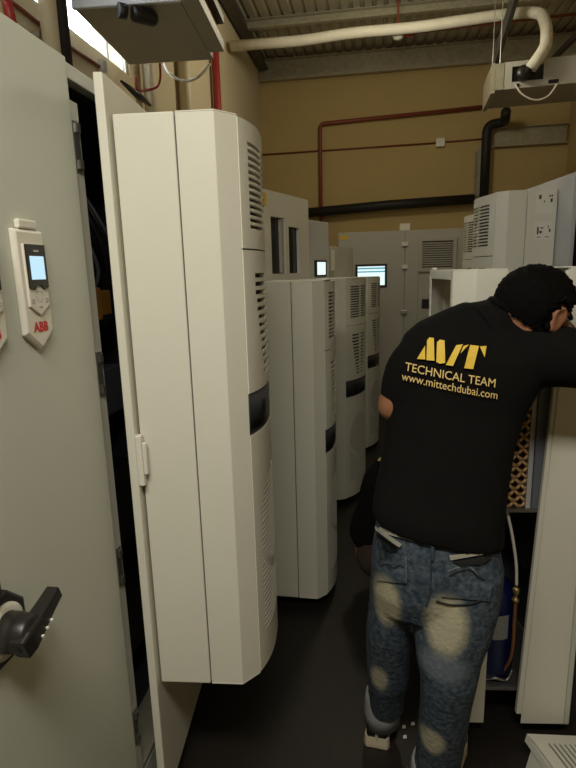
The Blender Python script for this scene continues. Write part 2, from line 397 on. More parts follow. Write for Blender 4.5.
CBB = thing('electrical_cabinet', 'left row cabinet behind the nearest cooling unit, its leaf carrying the second unit', 'cabinet', (-.9, 2.35, 0), group='left row of electrical cabinets')
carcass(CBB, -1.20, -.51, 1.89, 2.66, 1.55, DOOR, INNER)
leaf(CBB, -.4865, 2.262, .74, .46, .05, 1.555, DOOR)
leaf(CBB, -.4865, 1.905, 0, .345, .05, 1.555, DOOR)

CC = thing('electrical_cabinet', 'left row cabinet whose tall open door has two dark windows and a yellow label', 'cabinet', (-.9, 3.2, 0), group='left row of electrical cabinets')
carcass(CC, -1.20, -.72, 2.70, 3.40, 2.03, DOOR, INNER)
pA = at(250, 186, 2.88); ptop = 2.03
def zpt(x, y, z):
    d = FWD + RGT * ((x - 288) / FPX) + UPV * ((384 - y) / FPX); return CAM + d * ((z - CAM.z) / d.z)
qa, qb = zpt(257, 187, ptop), zpt(308, 200, ptop)
hd = math.degrees(math.atan2(qb.x - qa.x, qb.y - qa.y)); dirv = (qb - qa).normalized(); st = qa - dirv * .045; L = (qb - st).length
def hit(x, y):  # point of the door plane seen at a photo position
    nrm = Vector((dirv.y, -dirv.x, 0)); d = ray(x, y); return CAM + d * ((st - CAM).dot(nrm) / d.dot(nrm))
def uz(x, y): q = hit(x, y); return (Vector((q.x, q.y)) - Vector((st.x, st.y))).length, q.z
u1, zt = uz(270.5, 216); u2, _ = uz(284.5, 218); u3, _ = uz(288.5, 226); u4, zt2 = uz(299.5, 228); _, zb = uz(285, 273.5)
holes = [(u1, u2, zb, zt), (u3, u4, zb, zt2)]
dC, DC = leaf(CC, st.x, st.y, hd, L, .06, ptop, WHITE, holes=holes)
for q in holes:
    b = MB(); b.box(q[0] - .01, q[1] + .01, -.045, -.024, q[2] - .01, q[3] + .01)
    b.v = [DC(v.x, v.z, v.y) for v in b.v]; b.build('door_window', GLASS, CC, world=True)
b = MB(); b.box(u2 - .035, u2 - .006, -.023, -.006, zb + .005, zt - .005); b.v = [DC(v.x, v.z, v.y) for v in b.v]; b.build('window_stile', FARG, CC, world=True)
b = MB(); b.box(.075, .135, .0005, .002, ptop - .085, ptop - .02); b.v = [DC(v.x, v.z, v.y) for v in b.v]; b.build('warning_label', YEL, CC, world=True)

CD = thing('electrical_cabinet', 'grey cabinet leaf with a small lit screen, left of the back wall cabinets', 'cabinet', (-.85, 3.7, 0), group='left row of electrical cabinets')
carcass(CD, -1.15, -.62, 3.70, 4.30, 1.88, GREYD, INNER)
h3 = math.radians(22.2); o3 = Vector((math.cos(h3), -math.sin(h3), 0)); a3 = Vector((math.sin(h3), math.cos(h3), 0)); b3 = Vector((p3.x, p3.y, 0)) - o3 * .003 - a3 * .06
dD, DD = leaf(CD, b3.x, b3.y, 22.2, .44, .04, 1.93, GREYD)
for nm, M, e, d0, d1_ in (('screen_bezel', BLACK, .02, .0005, .012), ('screen', SCREENW, 0, .012, .014)):
    b = MB(); b.box(.24 - e, .36 + e, d0, d1_, 1.575 - e * .6, 1.66 + e * .6); b.v = [DD(v.x, v.z, v.y) for v in b.v]; b.build(nm, M, CD, world=True)
CE = thing('electrical_cabinet', 'low grey cabinet leaf with a white nameplate, behind the farthest left cooling unit', 'cabinet', (-.7, 4.8, 0), group='left row of electrical cabinets')
carcass(CE, -1.10, -.50, 4.40, 5.25, 1.72, FARG, INNER)
h4 = math.radians(17.9); o4 = Vector((math.cos(h4), -math.sin(h4), 0)); a4 = Vector((math.sin(h4), math.cos(h4), 0)); b4 = Vector((p4.x, p4.y, 0)) - o4 * .003 - a4 * .10
dE, DE = leaf(CE, b4.x, b4.y, 17.9, .56, .04, 1.80, FARG)
b = MB(); b.box(.02, .10, .0005, .004, 1.60, 1.77); b.v = [DE(v.x, v.z, v.y) for v in b.v]; b.build('nameplate', LABEL, CE, world=True)

# ------------------------------------------------------------------ back wall cabinets
def bp(x, y, Y=6.1): return at(x, y, Y)
BX0, BXM, BX1, BZ = -.36, .36, 1.22, 2.005
BC = thing('electrical_cabinet', 'grey double-door cabinet against the back wall with a lit screen and a vent', 'cabinet', (.45, 6.4, 0))
b = MB().box(BX0, BX1, 6.125, 6.70, 0, BZ - .005); b.build('carcass', FARG, BC, world=True)
MB().box(BX0, BXM - .004, 6.10, 6.123, .1, BZ).build('door', FARG, BC, world=True, bevel=.003)
MB().box(BXM + .004, BX1, 6.10, 6.123, .1, BZ).build('door', FARG, BC, world=True, bevel=.003)
MB().box(-.175, .17, 6.088, 6.0995, 1.405, 1.66).build('screen_bezel', BLACK, BC, world=True, bevel=.003)
MB().box(-.15, .145, 6.084, 6.088, 1.43, 1.635).build('screen', SCREENW, BC, world=True)
b = MB(); b.box(-.15, .145, 6.081, 6.084, 1.605, 1.622); b.box(-.15, .145, 6.081, 6.084, 1.57, 1.585); b.build('screen_header', SCREENB, BC, world=True)
MB().box(-.34, -.25, 6.097, 6.0995, 1.93, 1.975).build('warning_label', YEL, BC, world=True)
for zk in (1.86, 1.62, 1.13):
    b = MB(); b.box(BXM - .035, BXM + .03, 6.075, 6.0995, zk - .022, zk + .022); b.build('door_latch', STEEL if zk < 1.2 else LABEL, BC, world=True, bevel=.004)
MB().box(BXM - .06, BXM + .055, 6.15, 6.17, BZ, BZ + .075).build('lifting_lug', LABEL, BC, world=True, bevel=.01)
vf = MB(); vx0, vx1, vz0, vz1 = .50, .90, 1.56, 1.925
vf.box(vx0, vx1, 6.07, 6.0995, vz0, vz0 + .045); vf.box(vx0, vx1, 6.07, 6.0995, vz1 - .045, vz1); vf.box(vx0, vx0 + .04, 6.07, 6.0995, vz0 + .045, vz1 - .045); vf.box(vx1 - .04, vx1, 6.07, 6.0995, vz0 + .045, vz1 - .045)
vo = vf.build('vent_frame', FARG, BC, world=True, bevel=.004)
b = MB()
for i in range(11):
    z = vz0 + .06 + i * .0235; b.add([(vx0 + .04, 6.076, z), (vx1 - .04, 6.076, z), (vx1 - .04, 6.094, z + .014), (vx0 + .04, 6.094, z + .014), (vx0 + .04, 6.078, z - .003), (vx1 - .04, 6.078, z - .003), (vx1 - .04, 6.096, z + .011), (vx0 + .04, 6.096, z + .011)], [(0, 1, 2, 3), (4, 7, 6, 5), (0, 4, 5, 1), (3, 2, 6, 7), (0, 3, 7, 4), (1, 5, 6, 2)])
b.build('vent_slats', FARG, BC, world=True)
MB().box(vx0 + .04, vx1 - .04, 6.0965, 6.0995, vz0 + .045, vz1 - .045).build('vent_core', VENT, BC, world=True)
MB().box(.50, .90, 6.06, 6.0995, .62, 1.535).build('lower_vent_box', FARG, BC, world=True, bevel=.008)
MB().box(.545, .635, 6.05, 6.0595, 1.17, 1.27).build('vent_display', BLACK, BC, world=True)

# ------------------------------------------------------------------ right row
CR = thing('electrical_cabinet', 'tall grey cabinet on the right row behind the labelled cooling unit', 'cabinet', (1.2, 2.9, 0), group='right row of electrical cabinets')
carcass(CR, .98, 1.55, 2.60, 3.55, 2.04, GREYD, INNER, opening='-x')
dR, DR = leaf(CR, .914, 2.75, -7.6, .74, .06, 2.01, GREYD, side=-1)
MB().box(.945, .975, 2.62, 2.66, .1, 2.03).build('frame_post', DOOR, CR, world=True, bevel=.003)
CR3 = thing('electrical_cabinet', 'far cabinet of the right row, mostly hidden behind the labelled cooling unit', 'cabinet', (1.3, 3.9, 0), group='right row of electrical cabinets')
carcass(CR3, 1.08, 1.65, 3.80, 4.8, 2.04, GREYD, INNER, opening='-x')
leaf(CR3, 1.005, 3.88, -7.6, .52, .06, 1.95, GREYD, side=-1)
CR1 = thing('electrical_cabinet', 'near cabinet of the right row, its short leaf carrying the dismantled cooling unit', 'cabinet', (1.15, 1.95, 0), group='right row of electrical cabinets')
carcass(CR1, .92, 1.5, 1.50, 2.55, 1.60, DOOR, INNER, opening='-x')
# dismantled cooling unit: local x = outwards (left), y = 0 far side, y = CW near side
rzR = PI + math.radians(5.8); oR = Vector((math.cos(rzR), math.sin(rzR), 0)); aR = Vector((-math.sin(rzR), math.cos(rzR), 0))
near = Vector((.655, 1.668, 0)); far = near - aR * CW
R1 = thing('cooling_unit', 'dismantled cooling unit in front of the technician, cover pulled forward, coil and compressor exposed', 'cooling unit', (far.x, far.y, .063), rzR, 'cooling units on the cabinet doors')
b = MB(); b.box(0, .143, CW - .004, CW, 0, 1.53); b.box(0, .143, 0, .004, 0, 1.53); b.box(0, .004, .004, CW - .004, 0, 1.53); b.box(.004, .143, .004, CW - .004, 1.526, 1.53)
b.box(.004, .143, .004, CW - .004, .10, .104)
b.box(.137, .143, CW - .025, CW - .004, .03, 1.526)
b.v = [Vector((v.x - .35 * v.z / 1.5 * v.x, v.y, v.z)) for v in b.v]
b.build('housing', COOL, R1, bevel=.0015, segs=1)
b = MB().box(.1435, .16, CW - .020, CW - .003, .035, 1.52); b.v = [Vector((v.x - .35 * v.z / 1.5 * v.x, v.y, v.z)) for v in b.v]
b.build('seal_channel', COOL, R1, bevel=.002)
cx = .122; b = MB()
pl = [(.146, 0), (.235, 0), (.292, .046), (.292, .07)]; inn = [(.288, .07), (.288, .0475), (.2335, .003), (.146, .003)]
sh = lambda P: [(p[0] + cx, p[1]) for p in P]
b.prism(sh(pl + inn), 0, 1.526); b.prism([(p[0], CW - p[1]) for p in sh(pl + inn)], 0, 1.526)
pc = sh([(.146, 0), (.235, 0), (.292, .046), (.292, CW - .046), (.235, CW), (.146, CW)])
b.prism(pc, 1.526, 1.53); b.box(.292 + cx - .004, .292 + cx, .07, CW - .07, 1.50, 1.526)
b.build('pulled_cover', COOL, R1, bevel=.0012, segs=1)
MB().box(.395, .412, .06, .08, 1.5305, 1.538).build('cover_catch', WHITE, R1, bevel=.004)
# horizontal partition, base tray, coil, compressor, fan ring, pipes
MB().box(.02, .29, .02, CW - .03, .765, .775).build('partition', STEEL, R1)
MB().box(.02, .27, .02, CW - .03, .105, .118).build('base_tray', STEEL, R1)
b = MB(); b.box(.012, .016, .02, CW - .03, .12, .764); b.box(.017, .27, .02, .024, .12, .764); b.build('shade_sheets', INNER, R1)  # dark sheets added to put shade into the lower compartment
MB().box(.10, .145, CW - .06, CW - .03, .776, 1.45).build('coil_end_plate', PLATE, R1)
MB().box(.146, .160, CW - .075, CW - .04, .776, 1.45).build('coil_bracket', GREYD, R1)
cm = bpy.data.materials.new('copper_coil_fins'); cm.use_nodes = True; nt = cm.node_tree; bs = nt.nodes['Principled BSDF']
bs.inputs['Base Color'].default_value = (0.52, 0.33, 0.16, 1); bs.inputs['Metallic'].default_value = .2; bs.inputs['Roughness'].default_value = .4
# zig-zag return bends across the end of the coil
cb = MB(); y = CW - .058
for j in range(33):
    z0 = .786 + j * .0198
    for i, xx in enumerate((.170, .189, .208, .227, .246)):
        s = 1 if (i + j) % 2 else -1
        cb.tube(smooth_path([(xx - .0095, y, z0 - .009 * s), (xx - .004, y + .016, z0 - .004 * s), (xx + .004, y + .016, z0 + .004 * s), (xx + .0095, y, z0 + .009 * s)], 3), .0056, 6)
cb.build('coil_bends', cm, R1, smooth=True)
MB().box(.162, .258, .03, CW - .062, .778, 1.46).build('coil_core', mat('coil_core_brown', (.06, .03, .015), .7, 0.3), R1)
MB().lathe([(0.001, 0), (.07, 0), (.082, .01), (.085, .04), (.085, .30), (.075, .335), (.04, .352), (.001, .356)], (.225, .29, .12), (0, 0, 1), 32).build('compressor', BLUE, R1, smooth=True)
comp = R1.children[-1]
b = MB(); oc = Vector((.225, .29, .12))
for k in range(9):
    a0 = PI / 2 - .15 + k * .07; a1 = a0 + .07
    b.add([oc + Vector((math.cos(a) * .0858, math.sin(a) * .0858, z)) for a, z in ((a0, .17), (a1, .17), (a1, .26), (a0, .26))], [(0, 1, 2, 3)])
b.build('compressor_label', CUFF, comp, solid=.0006)
MB().tube(smooth_path([(.215, .36, .775), (.195, .375, .68), (.178, .38, .58), (.172, .38, .50)]), .005, 10).build('white_hose', WHITE, R1, smooth=True)
MB().lathe([(.001, 0), (.012, 0), (.012, .012), (.007, .014), (.007, .03), (.011, .032), (.011, .05), (.001, .055)], (.172, .38, .44), (0, 0, 1), 16).build('brass_fitting', BRASS, R1, smooth=True)
MB().tube(smooth_path([(.172, .38, .44), (.172, .38, .25), (.19, .36, .16), (.22, .34, .13)]), .006, 10).build('copper_pipe', COPPER, R1, smooth=True)
MB().tube(smooth_path([(.25, .36, .125), (.22, .375, .14), (.18, .37, .13), (.16, .36, .16)]), .005, 8).build('loose_cable', STEEL, R1, smooth=True)
MB().lathe([(.10, 0), (.135, .004), (.135, .03), (.11, .035), (.10, .03)], (.06, .21, .60), (1, 0, 0), 32).build('fan_ring', BLACK, R1, smooth=True)
d_, DD1 = leaf(CR1, (near + aR * -.012).x - oR.x * .003, (near + aR * -.012).y - oR.y * .003, -5.8, .55, .05, 1.585, DOOR, side=-1)

# front grille panel taken off the unit, lying on the floor at the lower right
GP = thing('front_grille_panel', 'pale louvred front panel taken off a cooling unit, lying on the floor at lower right', 'panel', (0, 0, 0))
g0 = zpt(520, 733, .125); g2 = zpt(544, 768, .125)
ey = (g2 - g0).normalized(); ex = Vector((-ey.y, ey.x, 0))
GP.location = (g0.x, g0.y, .008); GP.rotation_euler = (0, .22, math.atan2(ex.y, ex.x))
# local x along the far edge (0..0.62), local -y towards the photographer (0..-0.36)
xs_ = [0, .012, .03] + [v for i in range(13) for v in (.045 + i * .019, .045 + i * .019 + .008)] + []
ys_ = [-.36, -.33] + [-.30, -.18, -.17, -.04] + [-.025, -.012, 0]
b = MB(); nx = len(xs_); sk = .10
def gz(x, y): return .125 - .012 * (abs(y + .18) / .18) ** 3
b.v = [Vector((x - y * sk * 0, y, gz(x, y))) for y in ys_ for x in xs_]
for j in range(len(ys_) - 1):
    for i in range(nx - 1):
        xm, ym = (xs_[i] + xs_[i + 1]) / 2, (ys_[j] + ys_[j + 1]) / 2
        if .045 < xm < .045 + 13 * .019 and ((xm - .045) % .019) < .008 and (-.30 < ym < -.18 or -.17 < ym < -.04): continue
        b.f.append([j * nx + i, j * nx + i + 1, (j + 1) * nx + i + 1, (j + 1) * nx + i])
b.build('louvred_face', COOL, GP, solid=.004)
b = MB(); b.box(0, .358, -.004, 0, .085, .108); b.box(0, .358, -.36, -.356, .085, .108); b.box(0, .004, -.356, -.004, .085, .108); b.box(.354, .358, -.356, -.004, .085, .108)
b.build('rim', COOL, GP)
MB().box(.005, .03, -.33, -.03, .007, .112).build('mounting_flange', COOL, GP)

# ------------------------------------------------------------------ control panels and switch on the nearest door
def panel(yc, zc, label, lit=True):
    t = thing('control_panel', label, 'control panel', (-.6590, yc, zc), 0, 'drive control panels on the nearest door')
    # local x outwards, y along the wall (right), z up
    out = [(-.045, .100), (-.045, -.098), (0, -.132), (.045, -.098), (.045, .100)]
    b = MB(); n = len(out)
    rings = [[(x, p[0] * k, p[1] * k2) for p in out] for x, k, k2 in ((0, 1, 1), (.008, 1, 1), (.013, .9, .94))]
    b.loft([[Vector(q) for q in r] for r in rings]); b.build('platform', WHITEP, t, bevel=.002)
    MB().box(.0005, .012, -.028, .028, .101, .118).build('top_clip', WHITEP, t, bevel=.003)
    b = MB(); pts = [(-.032, .072), (-.032, -.045), (0, -.064), (.032, -.045), (.032, .072)]
    b.loft([[Vector((x, p[0] * k, p[1] * k)) for p in pts] for x, k in ((.0132, 1), (.0165, 1), (.018, .97))]); kp = b.build('keypad_unit', WHITEP, t, bevel=.002)
    b = MB(); pts = [(-.031, .072), (-.031, -.010), (-.014, -.014), (-.006, -.006), (.006, -.006), (.014, -.014), (.031, -.010), (.031, .072)]
    b.loft([[Vector((x, p[0], p[1])) for p in pts] for x in (.0182, .021)]); b.build('display_housing', BLACK, t, bevel=.001)
    MB().box(.0211, .0216, -.022, .022, .006, .050).build('screen', SCREEN if lit else GLASS, t)
    b = MB(); b.box(.0211, .0214, -.008, .008, .058, .0615); b.build('brand_mark', GREYD, t)
    b = MB()
    for k in range(16):
        a0 = 2 * PI * k / 16; a1 = a0 + 2 * PI / 16
        if k % 4 == 3: continue
        b.add([(.0185, math.cos(a) * r, -.026 + math.sin(a) * r) for a, r in ((a0, .010), (a1, .010), (a1, .0118), (a0, .0118))], [(0, 1, 2, 3)])
    for yy, zz in ((-.022, -.032), (.022, -.032), (-.022, -.037), (.022, -.037), (0, -.046)): b.box(.0182, .0188, yy - .005, yy + .005, zz - .0012, zz + .0012)
    b.build('key_marks', FARG, t)
    vs, fs = text_mesh('ABB', .0255, .0014); w = max(v.x for v in vs); b = MB()
    b.add([(.0138, v.x - w / 2, -.094 + v.y) for v in vs], fs); b.build('red_logo', REDL, t)
    return t
panel(.974, 1.593, 'white drive control panel with lit blue screen and red lettering on the nearest door')
panel(.832, 1.593, 'left drive control panel, cut off by the photo edge beside the lit one', lit=False)
t = thing('isolator_switch', 'black rotary isolator handle on the nearest grey door', 'switch', (-.6590, .748, .992), 0)
s3 = lambda r: [(r * math.cos(PI / 4 * k + PI / 8), r * math.sin(PI / 4 * k + PI / 8)) for k in range(8)]
b = MB(); b.loft([[Vector((x, p[0], p[1])) for p in s3(r)] for x, r in ((0.0005, .07), (.016, .07), (.02, .066))]); b.build('octagonal_base', BLACK, t, bevel=.002)
MB().lathe([(.038, 0), (.05, 0), (.05, .004), (.038, .006)], (.0205, 0, 0), (1, 0, 0), 40).build('scale_ring', LABEL, t, smooth=True)
MB().lathe([(.001, 0), (.036, 0), (.034, .05), (.03, .058), (.001, .058)], (.0205, 0, 0), (1, 0, 0), 32).build('hub', BLACK, t, smooth=True)
lv = MB(); dy, dz = math.cos(math.radians(20)), math.sin(math.radians(20))
prof = [(-.032, .024, .020), (-.012, .026, .024), (.026, .019, .022), (.058, .016, .020), (.088, .015, .018)]
R_ = []
for s_, hw, hh in prof:
    c = Vector((.070, dy * s_, dz * s_)); n_ = Vector((0, -dz, dy))
    R_.append([c + n_ * (a * hw * .9) + Vector((1, 0, 0)) * (q * hh * .72) for a, q in ((-1, -.8), (-.8, -1), (.8, -1), (1, -.8), (1, .8), (.8, 1), (-.8, 1), (-1, .8))])
lv.loft(R_); lv.build('lever', BLACK, t, bevel=.003)
b = MB()
for k in range(3):
    c = Vector((.0915 + .0, dy * (.005 + .016 * k), dz * (.005 + .016 * k))) - Vector((0, -dz, dy)) * .012
    b.box(c.x - .012, c.x - .001, c.y - .002, c.y + .002, c.z - .0016, c.z + .0016)
b.build('white_dots', LABEL, t)
t = thing('selector_switch', 'black round selector knob above the rotary isolator, cut by the photo edge', 'switch', (-.6590, .722, 1.099), 0)
MB().box(.0005, .003, -.045, .042, -.04, .05).build('legend_plate', LABEL, t)
MB().lathe([(.001, 0), (.034, 0), (.034, .012), (.026, .02), (.001, .02)], (.0032, 0, .005), (1, 0, 0), 32).build('collar', BLACK, t, smooth=True)
MB().box(.0235, .045, -.007, .007, -.02, .03).build('knob', BLACK, t, bevel=.003)
MB().box(.003, .0035, -.03, .035, -.037, -.0335).build('legend_print', INK, t)
# ------------------------------------------------------------------ services overhead, left
DB = thing('ducted_fan_unit', 'large boxed ducted air unit hung above the nearest left cooling unit', 'air unit', (-1.0, 2.555, 2.65), math.radians(4))
MB().box(-.20, .235, -.29, .30, 0, .30).build('casing', DUCT, DB, bevel=.006)
MB().box(-.202, .237, -.312, -.292, -.004, .304).build('end_panel', DUCTW, DB, bevel=.003)
MB().box(.237, .31, -.312, .20, -.004, .045).build('side_flange', DUCT, DB, bevel=.003)
MB().box(.237, .285, -.312, .20, .046, .115).build('brown_lining', WOOD, DB)
MB().box(.237, .315, -.312, .20, .116, .15).build('upper_flange', DSTEEL, DB)
b = MB(); b.lathe([(.001, 0), (.026, 0), (.03, .01), (.03, .085), (.02, .10), (.001, .10)], (.04, -.30, -.031), (.75, .65, 0), 20); b.build('pump_motor', BLACK, DB, smooth=True)
b = MB(); b.lathe([(.02, 0), (.028, 0), (.028, .03), (.02, .03)], (.02, -.318, -.032), (-.75, -.65, 0), 16); b.build('motor_flange', BLACK, DB, smooth=True)
for sx, sy in ((-.12, .26), (.17, .26), (-.12, -.25), (.17, -.25)): MB().tube([(sx, sy, .302), (sx, sy, 1.34)], .006, 8).build('hanger_rod', STEEL, DB)
for p in ((-1.235, .04), ):
    pass
def pipe(name, pts, r, M, label, cat='pipe', rad=.06, group=None, n=16):
    return tag(MB().tube(arc_path(pts, rad), r, n).build(name, M, smooth=True), label, cat, group)
pipe('drain_pipe', [(-1.19, 2.07, 2.075), (-1.19, 2.07, 3.95)], .032, CREAM, 'thick cream vertical pipe above the nearest cabinet at top left')
b = MB().box(-1.298, -1.223, 2.05, 2.09, 2.48, 2.50)
tag(b.build('pipe_bracket', STEEL), 'steel clip holding the thick cream pipe to the left wall', 'bracket')
pipe('black_duct', [(-1.205, 2.18, 2.075), (-1.205, 2.18, 3.95)], .03, RUBBER, 'black lagged vertical pipe beside the thick cream one at top left')
pipe('cream_pipe', [(-1.245, 3.16, 1.6), (-1.245, 3.16, 3.85)], .036, CREAM, 'cream vertical pipe on the left wall, nearer of two above the cooling unit', group=None)
pipe('cream_pipe', [(-1.245, 3.80, 1.6), (-1.245, 3.80, 3.85)], .042, CREAM, 'cream vertical pipe on the left wall, farther one next to the red pipe')
pipe('red_pipe', [(-1.25, 4.62, 1.5), (-1.25, 4.62, 3.84)], .032, REDP, 'red vertical fire pipe on the left wall beyond the cream pipes')
tag(MB().tube([(-1.292, 1.2, 2.605), (-1.292, 2.36, 2.575), (-1.292, 2.655, 2.587)], .008, 8).build('wall_cable', RUST, smooth=True), 'thin red-brown cable along the left wall under the window', 'cable')
tag(MB().box(-1.299, -1.27, 2.656, 2.69, 2.57, 2.62).build('junction_box', FARG), 'small grey junction box at the end of the cable under the window', 'box')
q0, q1 = atx(121, 81, -1.19), atx(150, 105, -1.19)
tag(MB().tube([q0, (q0 + q1) / 2 + Vector((.01, 0, -.01)), q1], [.006, .02, .008], 8).build('dark_wedge_bracket', BLACK, smooth=True), 'dark slanting bracket on the left wall behind the nearest cooling unit', 'bracket')
b = MB().tube(smooth_path([atx(160, 64, -1.05), atx(160, 80, -1.1), atx(155, 88, -1.15), atx(138, 90, -1.2), atx(136, 76, -1.2)]), .006, 8)
tag(b.build('red_cable', REDP, smooth=True), 'thin red cable drooping under the ducted air unit', 'cable')
b = MB().tube(smooth_path([at(164, 64, 3.05), at(170, 74, 3.0), at(184, 81, 3.0), at(198, 77, 3.0), at(210, 64, 3.05)]), .007, 8)
tag(b.build('white_cable', WHITE, smooth=True), 'white cable hanging in a loop under the ducted air unit', 'cable')
t = thing('hand_valve', 'red-handled valve hanging by the cream pipe at the top left corner', 'valve', tuple(atx(8, 12, -1.1)))
MB().tube([(0, -.01, .16), (0, 0, .05)], .012, 10).build('stem', BLACK, t, smooth=True)
MB().tube([(0, 0, .05), (0, .006, .0), (0, .014, -.045)], [.014, .016, .018], 10).build('red_grip', REDP, t, smooth=True)
MB().tube([(0, .014, -.046), (0, .02, -.065)], [.02, .016], 10).build('valve_tip', DSTEEL, t, smooth=True)

# ------------------------------------------------------------------ services on the back wall and roof
wy = WY
tag(MB().tube(arc_path([at(322, 300, wy - .05), at(320, 124, wy - .05), at(484, 107, wy - .05)], .06), .022, 12).build('red_pipe', RUST, smooth=True), 'red conduit bent across the ochre back wall', 'pipe')
tag(MB().tube([at(259, 155, wy - .012), at(436, 143, wy - .012)], .010, 8).build('red_cable', RUST, smooth=True), 'thin red cable along the ochre back wall, left of the white box', 'cable')
tag(MB().tube([at(446, 142, wy - .012), at(482, 139, wy - .012)], .010, 8).build('red_cable', RUST, smooth=True), 'short red cable on the back wall, right of the white box', 'cable')
c = at(440, 143, wy)
tag(MB().box(c.x - .05, c.x + .05, wy - .06, wy - .001, c.z - .05, c.z + .045).build('detector_box', LABEL, bevel=.008), 'small white detector box on the back wall cable', 'box')
tag(MB().tube([at(306, 213, wy - .14), at(390, 205, wy - .14), at(474, 199, wy - .14)], .055, 16).build('black_pipe', RUBBER, smooth=True), 'long black lagged pipe running across the back wall above the cabinets', 'pipe')
tag(MB().tube(arc_path([at(483.5, 204, wy - .15), at(487, 125, wy - .15), at(505, 122, wy - .15), at(506, 112, wy - .5)], .09), .05, 16).build('black_pipe', RUBBER, smooth=True), 'black lagged pipe dropping from the small ceiling unit on the right', 'pipe')
a = at(480, 196, wy); d = at(482, 152, wy)
t = thing('cable_tray', 'galvanised cable tray on the back wall beside the dropping black pipe', 'tray', (a.x, wy - .05, 2.3))
b = MB(); b.box(a.x - .075, a.x + .03, wy - .03, wy - .002, a.z, d.z); b.box(a.x - .075, a.x - .068, wy - .07, wy - .03, a.z, d.z); b.build('vertical_run', GALV, t, world=True)
e = at(494, 137, wy); f = at(576, 128, wy)
b = MB(); b.bar((e.x, wy - .018, e.z - .02), (2.12, wy - .018, e.z - .02), .03, .20, (0, 0, 1)); b.bar((e.x, wy - .05, e.z - .116), (2.12, wy - .05, e.z - .116), .07, .008); b.bar((e.x, wy - .05, e.z + .076), (2.12, wy - .05, e.z + .076), .07, .008); b.build('horizontal_run', GALV, t, world=True)
b = MB(); b.prism([(a.x - .075, d.z), (a.x + .03, d.z), (e.x, e.z - .12), (e.x, e.z + .08)], 0, .03); b.v = [Vector((v.x, wy - .033 + v.z, v.y)) for v in b.v]; b.build('elbow', GALV, t, world=True)
# white lagged pipe under the roof
PY = 5.2
lp = [(at(231, 46, PY).x - .0, PY, at(231, 46, PY).z), at(300, 41, PY), at(350, 33, PY), at(420, 27, PY), at(500, 15, PY), at(541, 11, PY), at(547, 28, 4.85), at(546, 47, 4.52), at(531, 68, 4.515)]
tag(MB().tube(arc_path(lp, .16, 8), .043, 16).build('lagged_pipe', LAG, smooth=True), 'white lagged pipe under the roof bending down into the small ceiling unit', 'pipe')
tag(MB().tube([at(410, 33, PY + .1), at(576, 14, PY + .1)], .012, 8).build('red_cable', RUST, smooth=True), 'thin red cable under the roof beside the white lagged pipe', 'cable')
c = at(398, 36, PY + .12)
t = thing('smoke_detector', 'small pale smoke detector under the roof beside the white lagged pipe', 'detector', tuple(c))
MB().lathe([(.001, -.03), (.035, -.025), (.05, 0), (.05, .02), (.001, .02)], (0, 0, 0), (0, 0, 1), 20).build('detector_body', LABEL, t, smooth=True)
MB().tube([(0, 0, .021), (0, 0, 3.985 - c.z)], .008, 8).build('drop_rod', RUST, t)
MB().lathe([(.001, 0), (.014, 0), (.03, .09), (.001, .09)], (.055, 0, .0), (1, 0, .25), 10).build('red_boot', REDP, t, smooth=True)
# small ceiling unit on the right
FA, FB = at(498, 86, 4.6), at(576, 81, 4.6)
FC = thing('fan_coil_unit', 'small ceiling air unit with a black opening, hung at the upper right', 'air unit', (FA.x - .02, 4.6, 2.90), math.radians(-4))
MB().box(.0, .75, .02, .50, -.0, .17).build('casing', DUCT, FC, bevel=.004)
MB().box(-.03, -.002, .0, .50, -.02, .185).build('end_plate', GALV, FC)
ff = MB(); ff.box(.06, .75, 0, .018, .0, .045); ff.box(.06, .75, 0, .018, .15, .185); ff.box(.06, .115, 0, .018, .045, .15); ff.box(.335, .75, 0, .018, .045, .15)
ff.build('front_panel', FARG, FC)
MB().box(.116, .334, .014, .0185, .046, .149).build('black_opening', BLACK, FC)
b = MB(); b.box(.0, .058, -.004, .016, -.0, .18); b.build('perforated_flange', GALV, FC)
b = MB(); b.box(.37, .44, -.004, -.0005, .01, .035); b.lathe([(.001, 0), (.012, 0), (.012, .005), (.001, .005)], (.16, -.0005, .018), (0, -1, 0), 12); b.build('port', BLACK, FC)
MB().lathe([(.001, 0), (.05, 0), (.05, .05), (.001, .05)], (.19, -.012, .085), (0, -1, .1), 18).build('pipe_collar', BLACK, FC, smooth=True)
for sx, sy in ((.03, .03), (.03, .46), (.7, .03), (.7, .46)): MB().tube([(sx, sy, .186), (sx, sy, 1.10)], .0035, 8).build('hanger_rod', STEEL, FC)
q = [at(515, 84, 4.54), at(522, 94, 4.54), at(535, 100, 4.54), at(548, 96, 4.54), at(557, 84, 4.54)]
tag(MB().tube(smooth_path(q), .006, 8).build('white_cable', WHITE, smooth=True), 'white cable looping below the small ceiling unit on the right', 'cable')
a, d = at(516, -6, 5.0), at(492, 72, 5.15)
tag(MB().bar(a, d, .05, .05).build('roof_brace', DSTEEL), 'dark slanting steel brace under the roof at the upper right', 'brace')
a, d = at(576, 36, 5.6), at(552, 60, 5.9)
tag(MB().bar(a, d, .04, .04).build('roof_brace', DSTEEL), 'short dark steel brace beside the bend of the white lagged pipe', 'brace')
# shells for the two added lamps, both out of view
for lx, ly, sx, sy, lab in ((-.12, -.2, .62, .12, 'added hanging batten, unseen lamp above and behind the photographer'), (.15, 4.1, .05, .65, 'added ceiling batten, unseen lamp over the far half of the aisle')):
    t = thing('added_lamp', lab, 'lamp', (lx, ly, 2.83 if ly < 1 else 3.66)); MB().box(-sx, sx, -sy, sy, .02, .08).build('batten', WHITE, t, bevel=.01)
    MB().box(-.01, .01, -.01, .01, .081, 1.18 if ly < 1 else .35).build('drop_rod', STEEL, t)

